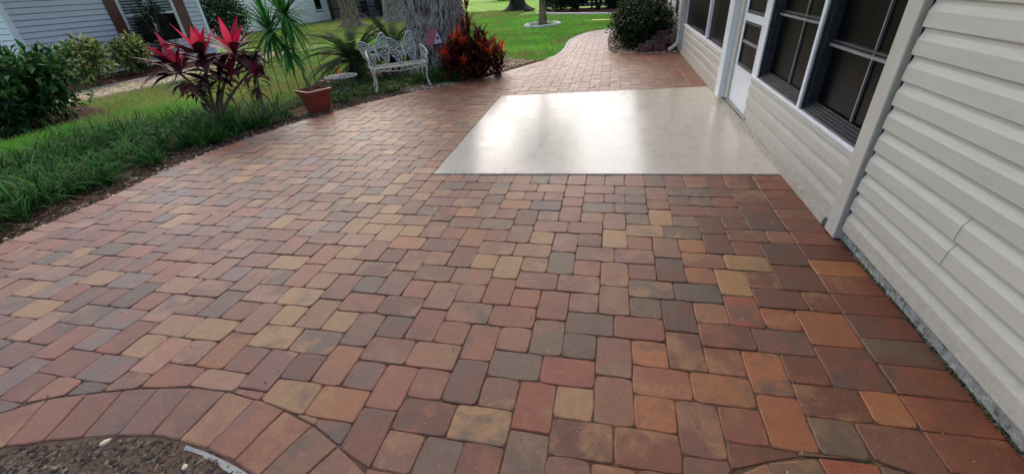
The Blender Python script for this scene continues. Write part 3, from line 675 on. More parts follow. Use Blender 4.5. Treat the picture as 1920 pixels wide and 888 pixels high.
# roof: soffit, fascia, slope
rf = MB(); rf.box((XW-6, -95, 31), (XW+3, 240, 31.3)); rf.box((XW-6.3, -95, 30.6), (XW-6, 240, 33)); rf.build('soffit', 'white_old', house)
MB_add([(XW-6.6, -96, 33), (XW-6.6, 241, 33), (XW+70, 241, 62), (XW+70, -96, 62), (XW-6.6, -96, 32.6), (XW-6.6, 241, 32.6), (XW+70, 241, 61.6), (XW+70, -96, 61.6)], [(0, 1, 2, 3), (7, 6, 5, 4), (0, 4, 5, 1), (2, 6, 7, 3)]).build('roof', 'roof', house)

# ------------------------------------------------------------------ HOUSE A (blue grey, left) and HOUSE B (white, far)
ha = thing('house', (-173, 98, 0), 'blue grey sided house with brown shutters and blinds, at the left edge', 'house')
XA = -173; LA = 1.67
MB().box((-260, 64.2, -1), (XA-.25, 133.2, 34)).build('wall_backing', 'dark', ha)
h = 0.0
while h < 33:
    if h+LA < 7.0 or h > 30: lap_board(ha, (XA, 64.6), (XA, 133), h, 1, 0, 'sidingA', LA, False)
    else: lap_board(ha, (XA, 64.6), (XA, 97.9), h, 1, 0, 'sidingA', LA, False); lap_board(ha, (XA, 121), (XA, 133), h, 1, 0, 'sidingA', LA, False)
    lap_board(ha, (-258, 63.9), (XA-.6, 63.9), h, 0, -1, 'sidingB', LA, False)  # front face shares the blue grey siding; its sky-lit brightness is painted white
    h += LA
MB().bbox((XA-.6, 62.9, -.5), (XA+.35, 64.6, 34), .06).build('corner_trim', 'white', ha)
MB().bbox((XA-.6, 132.4, -.5), (XA+.35, 134, 34), .06).build('corner_trim', 'white', ha)
MB().bbox((XA+.05, 93.6, 6.6), (XA+.42, 97.9, 30), .05).build('shutter', 'brown', ha)
MB().bbox((XA+.05, 121.2, 6.6), (XA+.42, 126.2, 30), .05).build('shutter', 'brown', ha)
fr = MB(); fr.box((XA-.1, 97.9, 6.6), (XA+.3, 99.1, 30)); fr.box((XA-.1, 119.8, 6.6), (XA+.3, 121.1, 30)); fr.box((XA-.1, 99.1, 6.6), (XA+.3, 119.8, 7.5)); fr.box((XA-.05, 108.6, 7.5), (XA+.25, 110.0, 30)); fr.box((XA-.08, 99.1, 16.9), (XA+.22, 108.6, 17.8)); fr.box((XA-.08, 110, 16.9), (XA+.22, 119.8, 17.8))
fr = fr.build('window', 'white_old', ha); fr['_o'] = ha['_o']
MB().box((XA-.25, 99, 7), (XA-.2, 120, 30)).build('pane', 'glass', fr)
for hh in np.arange(18.2, 29.8, 0.95):
    MB_add([(XA-.18, 99.1, hh), (XA-.18, 119.8, hh), (XA-.02, 119.8, hh+.62), (XA-.02, 99.1, hh+.62)], [(0, 1, 2, 3)]).build('slat', 'slat', fr)
for hh in np.arange(10.5, 16.8, 0.95):
    MB_add([(XA-.18, 99.1, hh), (XA-.18, 108.6, hh), (XA-.02, 108.6, hh+.62), (XA-.02, 99.1, hh+.62)], [(0, 1, 2, 3)]).build('slat', 'slat', fr)
MB_add([(XA+6, 58, 33.6), (XA+6, 139, 33.6), (XA-44, 139, 54), (XA-44, 58, 54), (XA-94, 58, 33.6), (XA-94, 139, 33.6)], [(0, 1, 2, 3), (3, 2, 5, 4), (0, 3, 4), (1, 5, 2)]).build('roof', 'roof', ha)

hb = thing('house', (-243, 290, 0), 'white sided house with one small dark window, behind the tall trunk', 'house')
XB = -243
MB().box((-330, 200.5, -1), (XB-.25, 336.5, 36)).build('wall_backing', 'dark', hb)
h = .9
while h < 34:
    if 8 < h+LA and h < 26: lap_board(hb, (XB, 201), (XB, 317.5), h, 1, 0, 'sidingB', LA, False); lap_board(hb, (XB, 329.8), (XB, 336), h, 1, 0, 'sidingB', LA, False)
    else: lap_board(hb, (XB, 201), (XB, 336), h, 1, 0, 'sidingB', LA, False)
    lap_board(hb, (-330, 200.4), (XB-.5, 200.4), h, 0, -1, 'sidingB', LA, False)
    h += LA
MB().box((XB-.2, 200.5, -1), (XB+.3, 336.6, .9)).build('foundation', 'found', hb)
MB().bbox((XB-.6, 335.9, .9), (XB+.4, 337.6, 36), .06).build('corner_trim', 'white', hb)
fr = MB(); fr.box((XB-.1, 317.5, 8.2), (XB+.4, 318.9, 26)); fr.box((XB-.1, 328.4, 8.2), (XB+.4, 329.8, 26)); fr.box((XB-.1, 318.9, 8.2), (XB+.4, 328.4, 9.5)); fr = fr.build('window', 'white', hb); fr['_o'] = hb['_o']
MB().box((XB-.25, 318.5, 9), (XB-.1, 328.8, 26)).build('pane', 'glass', fr)
MB_add([(XB+2, 195, 35.6), (XB+2, 342, 35.6), (XB-44, 342, 56), (XB-44, 195, 56), (XB-94, 195, 35.6), (XB-94, 342, 35.6)], [(0, 1, 2, 3), (3, 2, 5, 4), (0, 3, 4), (1, 5, 2)]).build('roof', 'roof', hb)
# screened porch next to it
pc = thing('porch', (-215, 350, 0), 'dark screened porch between the white house and the big oak', 'porch')
MB().box((-262, 352, -1), (-130, 354, 34)).build('back_wall', 'grey_fence', pc)
MB().box((-243, 338, -.5), (-130, 352, .3)).build('floor', 'edge_g', pc)
for x in np.arange(-241, -130, 11.5):
    MB().box((x, 337.4, -.5), (x+1.1, 338.4, 34)).build('post', 'dark', pc)
for z in (8, 20): MB().box((-242, 337.5, z), (-130, 338.2, z+.8)).build('rail', 'dark', pc)
MB().box((-226, 338.6, 0), (-223, 339.4, 34)).build('door_frame', 'white_old', pc)
MB().box((-245, 336, 34), (-128, 356, 36)).build('roof', 'roof', pc)
for i, x in enumerate((-214, -200, -186)):
    c_ = thing('chair', (x, 345, .3), ['dark patio chair inside the screened porch, nearest the white house', 'dark patio chair in the middle of the screened porch', 'dark patio chair inside the screened porch, nearest the oak'][i], 'chair', 'chairs in the far screened porch')
    MB().bbox((x-3, 342, 5), (x+3, 348, 5.8), .2).build('seat', 'bark_d', c_); MB().bbox((x-3, 347.6, 5.8), (x+3, 348.4, 13), .2).build('backrest', 'bark_d', c_)
    for a in (-2.8, 2.4):
        for b in (342.2, 347.4): MB().box((x+a, b, .3), (x+a+.4, b+.4, 5)).build('leg', 'dark', c_)

# ------------------------------------------------------------------ TREES
def crown(name, ctr, rad, nclump, nleaf, cols, mt='leaf', parent=None, size=(1.5, 3.0), seed=0, hollow=0.5, wf=0.45):
    cc = rng.normal(size=(nclump, 3)); cc = unit(cc)*(hollow+(1-hollow)*rng.random((nclump, 1)))
    cc = cc*np.array(rad)*0.82+np.array(ctr)
    cr = np.mean(rad)*rng.uniform(.2, .38, nclump)
    i = rng.integers(0, nclump, nleaf); d = unit(rng.normal(size=(nleaf, 3)))
    pos = cc[i]+d*(cr[i]*rng.random(nleaf)**.5)[:, None]
    dd = unit(d+rng.normal(size=(nleaf, 3))*.6+np.array([0, 0, .15])); s = rng.uniform(size[0], size[1], nleaf)
    V, F, C = leafcards(pos, dd, s, s*wf, pal(nleaf, cols, .25))
    return npmesh(name, V, F, C, mt, parent)
def trunk(name, base, prof, mt, parent, na=72, ridge=0.5, fr=1.1, lean=(0, 0), roots=5, flare=.4, dz=0.6):
    """prof: list of (height, radius)"""
    hs = np.arange(-0.8, prof[-1][0], dz); mb = MB(); n = na; ph = random.random()*6
    for hh in hs:
        r = np.interp(hh, [p[0] for p in prof], [p[1] for p in prof]); cx = base[0]+lean[0]*hh; cy = base[1]+lean[1]*hh
        fl = flare*math.exp(-max(hh, 0)/3.2)
        for j in range(n):
            t = 2*PI*j/n; ux, uy = math.cos(t), math.sin(t)
            q = Vector((ux*r*fr+ph, uy*r*fr, hh*.22*fr)); v = 1-abs(noise.noise(q)*2.2); v2 = 1-abs(noise.noise(q*2.1+Vector((5, 0, 0)))*2.2)
            big = noise.noise(Vector((ux*1.5+ph, uy*1.5, hh*.05)))
            rr = r*(1+.06*big)+ridge*(.62*v+.38*v2-.7)+r*fl*(1+.55*math.sin(roots*t+ph))
            mb.v.append((cx+ux*rr, cy+uy*rr, hh)); mb.c.append((1, 1, 1, 1))
    m_ = len(hs); mb.f = [(i*n+j, i*n+(j+1) % n, (i+1)*n+(j+1) % n, (i+1)*n+j) for i in range(m_-1) for j in range(n)]
    return mb.build(name, mt, parent, smooth=True)
def limbs(t, base, h, r, spread, k, mt):
    for i in range(k):
        a = 2*PI*i/k+random.uniform(-.3, .3); e = random.uniform(.6, 1.0)*spread
        P = [(base[0], base[1], h-3), (base[0]+math.cos(a)*e*.3, base[1]+math.sin(a)*e*.3, h+e*.35), (base[0]+math.cos(a)*e*.7, base[1]+math.sin(a)*e*.7, h+e*.6), (base[0]+math.cos(a+.2)*e, base[1]+math.sin(a+.2)*e, h+e*.8)]
        P = [tuple(p) for p in catmull(P, step=4)]
        MB().tube(P, list(np.linspace(r, r*.2, len(P))), 8).build('limb', mt, t, smooth=True)
OAKC = [(52, 74, 34), (66, 88, 42), (84, 104, 52), (44, 60, 30)]
oak = thing('oak_tree', (-41, 71.5, 0), 'massive oak trunk with deeply ridged grey bark behind the butterfly bench', 'tree')
trunk('trunk', (-41, 71.5), [(0, 8.4), (6, 7.9), (14, 7.5), (24, 7.2), (46, 6.4)], 'bark', oak, na=300, ridge=.95, fr=1.9, roots=5, flare=.16, dz=.35)
limbs(oak, (-41, 71.5), 46, 4.2, 70, 5, 'bark'); crown('crown', (-41, 75, 125), (85, 80, 34), 60, 6500, OAKC, parent=oak, size=(2.5, 5.5))
t2 = thing('oak_tree', (-172, 252, 0), 'smooth brown leaning trunk in front of the white house corner', 'tree')
trunk('trunk', (-172, 252), [(0, 7.0), (4, 6.0), (12, 5.6), (40, 5.2)], 'bark2', t2, na=80, ridge=.35, fr=.8, flare=.35, lean=(-.03, 0))
limbs(t2, (-173, 252), 40, 3.5, 60, 4, 'bark2'); crown('crown', (-172, 255, 150), (48, 48, 24), 40, 3000, OAKC, parent=t2, size=(3, 6))
t3 = thing('oak_tree', (-150, 285, 0), 'rough ridged trunk just left of the massive oak, behind the palm fronds', 'tree')
trunk('trunk', (-150, 282), [(0, 11.5), (5, 10.6), (14, 10.0), (40, 9.0)], 'bark', t3, na=110, ridge=1.1, fr=.7, flare=.2)
limbs(t3, (-150, 282), 40, 5, 60, 4, 'bark'); crown('crown', (-150, 290, 160), (48, 48, 24), 40, 3000, OAKC, parent=t3, size=(3, 6))
t4 = thing('oak_tree', (-68, 312, 0), 'dark tree with flared roots far out on the lawn', 'tree')
trunk('trunk', (-68, 316), [(0, 6.6), (4, 5.4), (10, 4.9), (40, 4.3)], 'bark_d', t4, na=70, ridge=.5, fr=.8, flare=1.0, roots=4)
limbs(t4, (-68, 316), 40, 3, 60, 4, 'bark_d'); crown('crown', (-68, 320, 165), (75, 70, 30), 50, 4500, OAKC, parent=t4, size=(3, 6))
t5 = thing('young_tree', (-29.5, 184, 0), 'slim young tree ringed by scalloped white edging on the lawn', 'tree')
trunk('trunk', (-29.5, 184), [(-.5, 2.3), (5, 1.95), (5.3, 1.6), (14, 1.45), (26, 1.2), (50, .8)], 'bark2', t5, na=40, ridge=.12, fr=1.6, flare=.06)
limbs(t5, (-29.5, 184), 42, .7, 18, 6, 'bark2'); crown('crown', (-29.5, 184, 62), (20, 20, 18), 30, 3000, OAKC, parent=t5, size=(1.5, 3))
rg = thing('edging_ring', (-29.5, 184, 0), 'scalloped white concrete ring around the slim young tree', 'edging')
for k in range(10):
    a0 = 2*PI*k/10; P = []
    for j in range(7):
        a = a0+2*PI/10*j/6; r = 7.4+1.0*math.sin(PI*j/6); P.append((-29.5+r*math.cos(a), 184+r*1.25*math.sin(a), -.1))
    MB().tube(P, .95, 6).build('edging_block', 'curb', rg, smooth=True)
sheet('mulch_ring', [(-29.5+7.2*math.cos(a), 184+9*math.sin(a)) for a in np.linspace(0, 2*PI, 24, endpoint=False)], -.5, 'aggregate')

# ------------------------------------------------------------------ SHRUBS
def shrub(name, base, rad, h, cols, nleaf, label, cat='shrub', size=(.9, 1.6), wf=.42, mt='leaf_gloss', group=None, zc=None, nclump=40, hollow=.55):
    t = thing(name, (base[0], base[1], 0), label, cat, group)
    crown('foliage', (base[0], base[1], zc if zc else h*.52), (rad[0], rad[1], h*.5), nclump, nleaf, cols, mt, t, size, hollow=hollow, wf=wf)
    for k in range(7):
        a = random.random()*6.28; e = random.uniform(.2, .6)
        P = [(base[0]+.3*math.cos(a), base[1]+.3*math.sin(a), -.6), (base[0]+rad[0]*e*.5*math.cos(a), base[1]+rad[1]*e*.5*math.sin(a), h*.35), (base[0]+rad[0]*e*math.cos(a), base[1]+rad[1]*e*math.sin(a), h*.8)]
        MB().tube(P, [.3, .2, .1], 5).build('stem', 'stem', t)
    return t
DG = [(42, 80, 36), (60, 104, 50), (94, 138, 72), (30, 58, 28)]
shrub('gardenia_shrub', (-112, 22), (11.5, 13), 14.5, DG, 5200, 'large dark green glossy shrub at the left edge, in front of the siding', size=(1.2, 2.3), nclump=60)
shrub('gardenia_shrub', (-112, 2), (12, 11), 10, DG, 3000, 'lower dark shrub cut off by the left frame edge', size=(1.2, 2.3))
VG = [(170, 178, 96), (104, 132, 62), (66, 96, 48), (196, 198, 130), (54, 82, 44)]
shrub('variegated_shrub', (-146, 60), (5.2, 6.5), 14, VG, 1500, 'yellow and green variegated shrub right behind the large dark shrub', size=(1.2, 2.2), group='variegated shrubs along the blue grey house')
shrub('variegated_shrub', (-158, 83), (6.5, 8), 12.8, VG, 1500, 'yellow and green variegated shrub below the left brown shutter', size=(1.2, 2.2), group='variegated shrubs along the blue grey house')
shrub('conifer', (-165, 101), (5.5, 7), 25, [(30, 42, 34), (40, 54, 40), (54, 60, 48)], 3600, 'dark feathery evergreen in front of the window with blinds', size=(.8, 1.8), wf=.16, mt='leaf')
shrub('clipped_bush', (-222, 196), (15, 14), 24, [(26, 46, 22), (36, 60, 28), (48, 76, 36)], 7000, 'rounded dark green clipped bush between the two left houses', size=(1.0, 1.8), mt='leaf', nclump=90, hollow=.8)
hg = shrub('hedge_bush', (12.2, 101), (9.8, 14.5), 13, [(30, 46, 24), (42, 60, 30), (56, 76, 38), (24, 38, 22)], 7000, 'dense dark hedge bush beside the path at the beige house corner', 'bush', size=(.8, 1.5), nclump=110, hollow=.7, zc=5.8)
shrub('hedge_bush', (13, 124), (8.5, 13), 12.5, [(30, 46, 24), (46, 66, 32), (60, 82, 42)], 4500, 'taller hedge bush behind the first one, against the far beige wall', 'bush', size=(.9, 1.6), nclump=80, hollow=.7, zc=6.5)
for k, (x, y, r, h) in enumerate(((-34, 280, 11, 15), (-20, 283, 8, 12), (4, 284, 6, 6), (17, 262, 10, 12), (33, 250, 10, 14))):
    shrub('background_shrub', (x, y), (r, r), h, [(30, 44, 32), (42, 58, 40), (56, 70, 48)], 1500, ['dark shrub just right of the slim young tree, by the far fence', 'second dark shrub from the young tree, by the far fence', 'low thin shrub in the middle of the far mulch bed', 'dark shrub at the right end of the far bed', 'shrub behind the hedge at the far beige wall'][k], 'shrub', size=(1.6, 3), group='shrubs along the far fence')
# far fence of horizontal boards
ff = thing('board_fence', (0, 292, 0), 'grey horizontal board fence behind the far shrubs', 'fence')
for k, z in enumerate(np.arange(.5, 26, 3.1)):
    a = (-46, 318); b = (70, 262); dx, dy = 116, -56; l = math.hypot(dx, dy); nx, ny = dy/l*.35, -dx/l*.35
    MB_add([(a[0], a[1], z), (b[0], b[1], z), (b[0], b[1], z+2.8), (a[0], a[1], z+2.8), (a[0]+nx, a[1]+ny, z), (b[0]+nx, b[1]+ny, z), (b[0]+nx, b[1]+ny, z+2.8), (a[0]+nx, a[1]+ny, z+2.8)], [(0, 1, 2, 3), (7, 6, 5, 4), (0, 4, 5, 1), (3, 2, 6, 7), (0, 3, 7, 4), (1, 5, 6, 2)]).build('board', 'grey_fence', ff)
for t_ in np.linspace(0, 1, 11): x, y = -46+116*t_, 317.4-56*t_; MB().box((x-.6, y-1.4, -.6), (x+.6, y-.3, 27)).build('post', 'bark_d', ff)
cm = thing('small_tree', (-6, 276, 0), 'bare multi stemmed small tree in front of the far board fence', 'tree')
for k in range(6):
    a = k*1.05; MB().tube([(-6+math.cos(a)*.6, 276+math.sin(a)*.6, -.5), (-6+math.cos(a)*3, 276+math.sin(a)*2, 9), (-6+math.cos(a)*6, 276+math.sin(a)*4, 24)], [.7, .5, .3], 6).build('stem', 'bark_d', cm)
crown('crown', (-6, 276, 32), (14, 12, 9), 20, 1200, OAKC, parent=cm, size=(1.5, 3))
# white edging kerb of the far bed, and along the lawn side of the path
ek = thing('edging', (-20, 248, 0), 'long white kerb edging the far mulch bed', 'edging')
P = c2([(-42, 270), (-44.5, 266), (-42, 262.5), (-20, 245), (4, 228), (30, 212), (60, 196)], 4)
mb = MB(); mb.tube([(x, y, -.25) for x, y in P], 1.15, 6); mb.build('edging_block', 'curb', ek, smooth=True)
pe = thing('edging', (-11, 105, 0), 'thin white concrete edging between the lawn and the curving path', 'edging')
A = [p for p in offset(EDGE, .05) if 80 < p[1] < 160]; B = offset(A, .85)
for i in range(0, len(A)-3, 3):
    q = A[i:i+4]+B[i:i+4][::-1]; k = .004
    q = [(x+(q[0][0]-x)*k, y+(q[0][1]-y)*k) for x, y in q]
    if area(q) < 0: q = q[::-1]
    MB().prism(q, -.6, .02+random.uniform(-.06, .03)).build('edging_block', 'curb', pe)
# curb remnant inside the near bed
ke = thing('edging', (-10, -36, 0), 'broken white concrete rim along the inside of the near mulch bed', 'edging')
A = [p for p in offset(ARC, -3.15) if p[0] > -16 and p[1] > -45]; mb = MB(); vs = []
for i, (x, y) in enumerate(A):
    q = offset(A, -.24-.2*noise.noise(Vector((x*2.5, y*2.5, 0))))[i]; zz = .0+.05*noise.noise(Vector((x*1.5, y*1.5, 1))); vs += [(x, y, -.4), (x, y, zz), (q[0], q[1], zz-.05), (q[0], q[1], -.4)]
MB_add(vs, [(4*i+j, 4*i+4+j, 4*i+5+j, 4*i+1+j) for i in range(len(A)-1) for j in range(3)]).build('rim', 'edge_g', ke)
# yellow pole
yp = thing('pole', (-1, 190, 0), 'bright yellow pole lying on the lawn beside the hedge bush', 'pole')
MB().tube([(-6.2, 191.6, -.1), (7, 187.9, -.1)], .7, 8).build('pole_tube', 'yellow', yp); MB().tube([(-6.4, 191.7, -.1), (-5.6, 191.5, -.1)], .55, 8).build('end_cap', 'yellow', yp)

# ------------------------------------------------------------------ STRAP-LEAF PLANTS
def rosette(ctr, n, ln, wd, cols, el=(-.3, 1.3), droop=(.4, 1.1), k=4, fold=.12, prof=None, var=.2):
    az = rng.uniform(0, 2*PI, n); e = rng.uniform(el[0], el[1], n); b = np.repeat(np.array([ctr], float), n, 0)+rng.normal(size=(n, 3))*np.array([.1, .1, .25])
    return blades(b, az, e, rng.uniform(ln[0], ln[1], n), rng.uniform(wd[0], wd[1], n), rng.uniform(droop[0], droop[1], n), k, prof, pal(n, cols, var), fold=fold)
BROAD = [.18, .5, 1, .9, .45, .04]
ti = thing('cordyline', (-65.6, 19.7, 0), 'tall burgundy cordyline with bright pink top leaves, in the grassy border', 'plant')
DK = [(78, 26, 38), (100, 30, 46), (60, 28, 36), (124, 38, 56), (88, 50, 54)]
PK = [(220, 44, 80), (236, 76, 104), (186, 34, 64)]
heads = [((-64.0, 21.2, 10.8), 1, 1.0), ((-60.8, 24.8, 11.0), 1, .95), ((-66.6, 18.3, 9.4), 1, .9), ((-59.4, 26.4, 8.8), 0, .75), ((-63.2, 21.8, 7.4), 0, .75), ((-66.4, 19.4, 6.0), 0, .6)]
for i, (hc, pink, s) in enumerate(heads):
    P = [tuple(p) for p in catmull([(-65.4+.5*math.cos(i*1.1), 19.9+.5*math.sin(i*1.1), -.5), (-65+.35*(hc[0]+65)+random.uniform(-.4, .4), 20.2+.35*(hc[1]-20.2), hc[2]*.5), (hc[0], hc[1], hc[2]-.3)], step=4)]
    MB().tube(P, list(np.linspace(.34, .2, len(P))), 7).build('stem', 'stem', ti, smooth=True)
    parts = [rosette(hc, int(24*s), (4.6*s, 7.8*s), (1.5*s, 2.3*s), DK, (-.35, .95), (.3, 1.0), 5, .16, BROAD)]
    parts.append(rosette((hc[0], hc[1], hc[2]-1.5), int(12*s), (4*s, 6*s), (.7*s, 1.1*s), [(70, 40, 44), (92, 66, 60), (60, 40, 40), (112, 62, 48)], (-.7, .3), (.5, 1.2), 5, .16, BROAD))
    npmesh('foliage', *merge(parts), 'leaf_gloss', ti)
    if pink:
        o = npmesh('top_leaves', *rosette((hc[0], hc[1], hc[2]+.3), 8, (4.8*s, 7.0*s), (1.0, 1.6), PK, (.55, 1.45), (-.05, .5), 5, .14, BROAD), 'leaf', ti); o['label'] = 'bright pink young leaves'
ti2 = thing('cordyline', (-57.5, 23, 0), 'smaller burgundy cordyline with a bare stem right of the tall one', 'plant')
MB().tube([(-57.5, 23, -.5), (-57.4, 23.2, 3.4), (-57.0, 23.6, 7.0)], [.36, .3, .22], 7).build('stem', 'stem', ti2)
npmesh('foliage', *merge([rosette((-57.0, 23.6, 7.4), 22, (2.6, 4.2), (.6, .95), DK+[(150, 60, 40)], (-.2, 1.2), (.3, 1), 5, .16, BROAD), rosette((-57.3, 23.3, 5.4), 22, (2.0, 3.4), (.3, .5), [(58, 34, 34), (84, 56, 50), (70, 44, 40)], (-.8, .5), (.4, 1.2), 4, .1)]), 'leaf_gloss', ti2)
o = npmesh('top_leaves', *rosette((-57.0, 23.6, 7.6), 4, (1.8, 2.6), (.8, 1.0), [(196, 50, 70)], (.8, 1.4), (0, .3), 4, .14, BROAD), 'leaf', ti2); o['label'] = 'pinkish red young leaves'
# potted dracaena
pot = thing('planter', (-51.3, 30.2, 0), 'square red terracotta planter with flared rim at the paving edge', 'planter')
pc_ = np.array((-51.3, 30.2)); ang = math.radians(-28)
def sq(s, z, j=0): return [(pc_[0]+s*(cx*math.cos(ang)-cy*math.sin(ang)), pc_[1]+s*(cx*math.sin(ang)+cy*math.cos(ang)), z) for cx, cy in ((-1, -1), (1, -1), (1, 1), (-1, 1))]
rings = [sq(1.55, -.3), sq(2.15, 3.1), sq(2.42, 3.15), sq(2.5, 3.8), sq(2.28, 3.87), sq(2.15, 3.3)]
vs = [v for r in rings for v in r]; MB_add(vs, [(4*k+j, 4*k+(j+1) % 4, 4*k+4+(j+1) % 4, 4*k+4+j) for k in range(5) for j in range(4)]).build('pot_body', 'terra', pot)
MB_add(sq(2.2, 3.4), [(0, 1, 2, 3)]).build('soil', 'mulch', pot)
dr_ = thing('dracaena', (-51.6, 30.3, 3.4), 'spiky green dracaena with long bent trunk growing in the red planter', 'plant')
stems = [[(-51.6, 30.3, 3.3), (-52.6, 30.4, 6.0), (-52.7, 30.9, 7.8), (-53.3, 30.4, 11), (-52.9, 30.6, 16.2)], [(-53.1, 30.5, 10.4), (-54.4, 29.6, 12.0), (-55.2, 28.9, 14.0)], [(-53.0, 30.5, 12), (-53.0, 29.8, 13.6), (-53.6, 29.6, 11.8)]]
for i, P in enumerate(stems):
    P = [tuple(p) for p in catmull(P, step=5)]; MB().tube(P, list(np.linspace(.3 if i == 0 else .2, .17, len(P))), 8).build('stem', 'stem', dr_, smooth=True)
GRN = [(50, 112, 50), (72, 140, 60), (38, 86, 44), (98, 162, 80)]
for i, (c_, n, s) in enumerate((((-52.9, 30.6, 16.4), 110, 1.05), ((-55.3, 28.8, 14.2), 85, .95), ((-53.8, 29.6, 11.2), 50, .8))):
    npmesh('foliage', *rosette(c_, n, (5.4*s, 8.4*s), (.3, .5), GRN, (-1.1 if i < 2 else -1.4, 1.35 if i < 2 else .4), (.15, .8), 5, .1, [.7, 1, 1, .8, .5, .04]), 'leaf', dr_)
# sago palms
def sago(base, n, ln, h, label, s=1.0):
    t = thing('sago_palm', (base[0], base[1], 0), label, 'palm', 'sago palms around the big oak')
    MB().lathe([(1.5*s, -.5), (1.7*s, 1), (1.6*s, h), (.9*s, h+1.0), (0.05, h+1.1)], base, 14).build('trunk', 'bark_d', t)
    for k in range(n):
        az = k*2.399+random.uniform(-.1, .1); el = random.uniform(-.25, 1.25); L_ = random.uniform(*ln); dr = random.uniform(.7, 1.25)
        pts = []; p = np.array([base[0]+.4*math.cos(az), base[1]+.4*math.sin(az), h+.6]); K = 16
        for i in range(K+1):
            pts.append(p.copy()); e = el-dr*((i+.5)/K)**1.2; p = p+L_/K*np.array([math.cos(e)*math.cos(az), math.cos(e)*math.sin(az), math.sin(e)])
        pts = np.array(pts); nl = 46; tt = np.linspace(.12, .99, nl); idx = tt*K
        base_ = np.stack([np.interp(idx, np.arange(K+1), pts[:, c]) for c in range(3)], 1)
        tan = np.stack([np.interp(idx, np.arange(K), np.diff(pts, axis=0)[:, c]) for c in range(3)], 1); tan = unit(tan)
        side = np.array([-math.sin(az), math.cos(az), 0]); parts = []
        for sg in (-1, 1):
            d_ = unit(side[None]*sg*1.0+tan*.75+np.array([0, 0, .28])); ll = 1.75*s*np.sin(np.clip(tt*1.02, 0, 1)*PI*.86+.35)**.6
            a = base_; b = base_+d_*ll[:, None]; wv = tan*.1*s
            V = np.stack([a-wv, a+wv, b+wv*.25-np.array([0, 0, .25])*ll[:, None]*.4, b-wv*.25-np.array([0, 0, .25])*ll[:, None]*.4], 1).reshape(-1, 3)
            F = np.array([[0, 1, 2, 3]])+(np.arange(nl)*4)[:, None]; parts.append((V, F, np.repeat(pal(nl, [(20, 46, 22), (30, 60, 30), (42, 76, 38)] if k % 9 else [(70, 66, 38)], .15), 4, 0)))
        fo = npmesh('frond', *merge(parts), 'leaf', t); fo['_o'] = t['_o']
        MB().tube([tuple(q) for q in pts[::2]], list(np.linspace(.13, .04, len(pts[::2]))), 4).build('midrib', 'stem_g', fo)
    n = 150; az = rng.uniform(0, 2*PI, n); b = np.stack([base[0]+np.cos(az)*1.3*s, base[1]+np.sin(az)*1.3*s, rng.uniform(1, h+.6, n)], 1)
    npmesh('dead_fronds', *blades(b, az, rng.uniform(-.6, .3, n), rng.uniform(2, 4.6, n), np.full(n, .3), rng.uniform(.5, 1.2, n), 4, None, pal(n, [(62, 40, 28), (84, 58, 40), (44, 32, 24)], .2)), 'leaf', t)
    return t
sago((-61, 62.5), 62, (11, 16), 3.6, 'large dark sago palm with arching fronds behind the round table')
sago((-53, 69.5), 34, (9, 13), 5.2, 'upright sago palm between the butterfly bench and the massive oak', .9)
# croton by the oak
cro = thing('croton', (-28.5, 59.5, 0), 'dense dark red croton bush with orange leaf tips at the base of the oak', 'bush')
CRD = [(96, 40, 36), (120, 50, 42), (74, 34, 32), (58, 38, 34), (140, 60, 46)]; CRO = [(220, 84, 40), (200, 50, 38), (236, 116, 56)]
for k in range(44):
    a = k*2.399; r = math.sqrt(k/44.)*7.6; x = -28.5+r*math.cos(a)*1.0; y = 60+r*math.sin(a)*.8; hh = (12.2-r*1.0)*random.uniform(.72, 1.08)+(1.6 if k % 7 == 0 else 0)
    MB().tube([(-28.5+.25*(x+28.5), 59.8+.25*(y-59.8), -.5), (-28.5+.7*(x+28.5), 59.8+.7*(y-59.8), hh*.5), (x, y, hh)], [.2, .15, .1], 5).build('stem', 'bark_d', cro)
    hot = k % 3 == 0 and k > 5
    parts = [rosette((x, y, hh-d_), 15, (2.0, 3.2), (.3, .5), CRD if not (d_ == 0 and hot) else CRO, (-.3 if d_ else .1, 1.0 if d_ else 1.4), (.1, .9), 4, .1) for d_ in (0, 1.3, 2.6, 4.0)]
    npmesh('foliage', *merge(parts), 'leaf', cro)

# ------------------------------------------------------------------ GROUND COVER: liriope, lawn, mulch chips, pebbles
def pts_in(poly, n, cond=None):
    xs = [p[0] for p in poly]; ys = [p[1] for p in poly]; out = []
    while len(out) < n:
        x, y = random.uniform(min(xs), max(xs)), random.uniform(min(ys), max(ys))
        if in_poly(poly, x, y) and (cond is None or cond(x, y)): out.append((x, y))
    return out
LIR = [(-58.5, -45), (-58, -20), (-58.6, -8), (-59, 0), (-58.6, 8), (-55.6, 20), (-52.5, 24.5), (-56.8, 27.5), (-60, 33), (-72, 30), (-80, 25), (-86, 12), (-87, 0), (-88, -20), (-88, -45)]
LG = [(50, 102, 38), (68, 124, 46), (36, 76, 32), (96, 146, 66), (30, 62, 28), (54, 106, 50), (150, 132, 88)]; LGW = [.2, .2, .18, .14, .14, .12, .02]
parts = []
for (x, y) in pts_in(LIR, 520):
    n = random.randint(18, 36); h = random.uniform(2.6, 5.6)*(1+.35*noise.noise(Vector((x*.16, y*.16, 4))))
    az = rng.uniform(0, 2*PI, n); b = np.stack([x+rng.normal(size=n)*.35, y+rng.normal(size=n)*.35, np.full(n, -.45)], 1)
    parts.append(blades(b, az, rng.uniform(.75, 1.5, n), rng.uniform(.75, 1.25, n)*h, rng.uniform(.1, .19, n), rng.uniform(.9, 2.1, n), 5, None, pal(n, LG, .2, LGW)))
lo = npmesh('border_grass', *merge(parts), 'leaf'); lo['kind'] = 'stuff'; lo['label'] = 'dark green strappy border grass arching along the left paving edge'
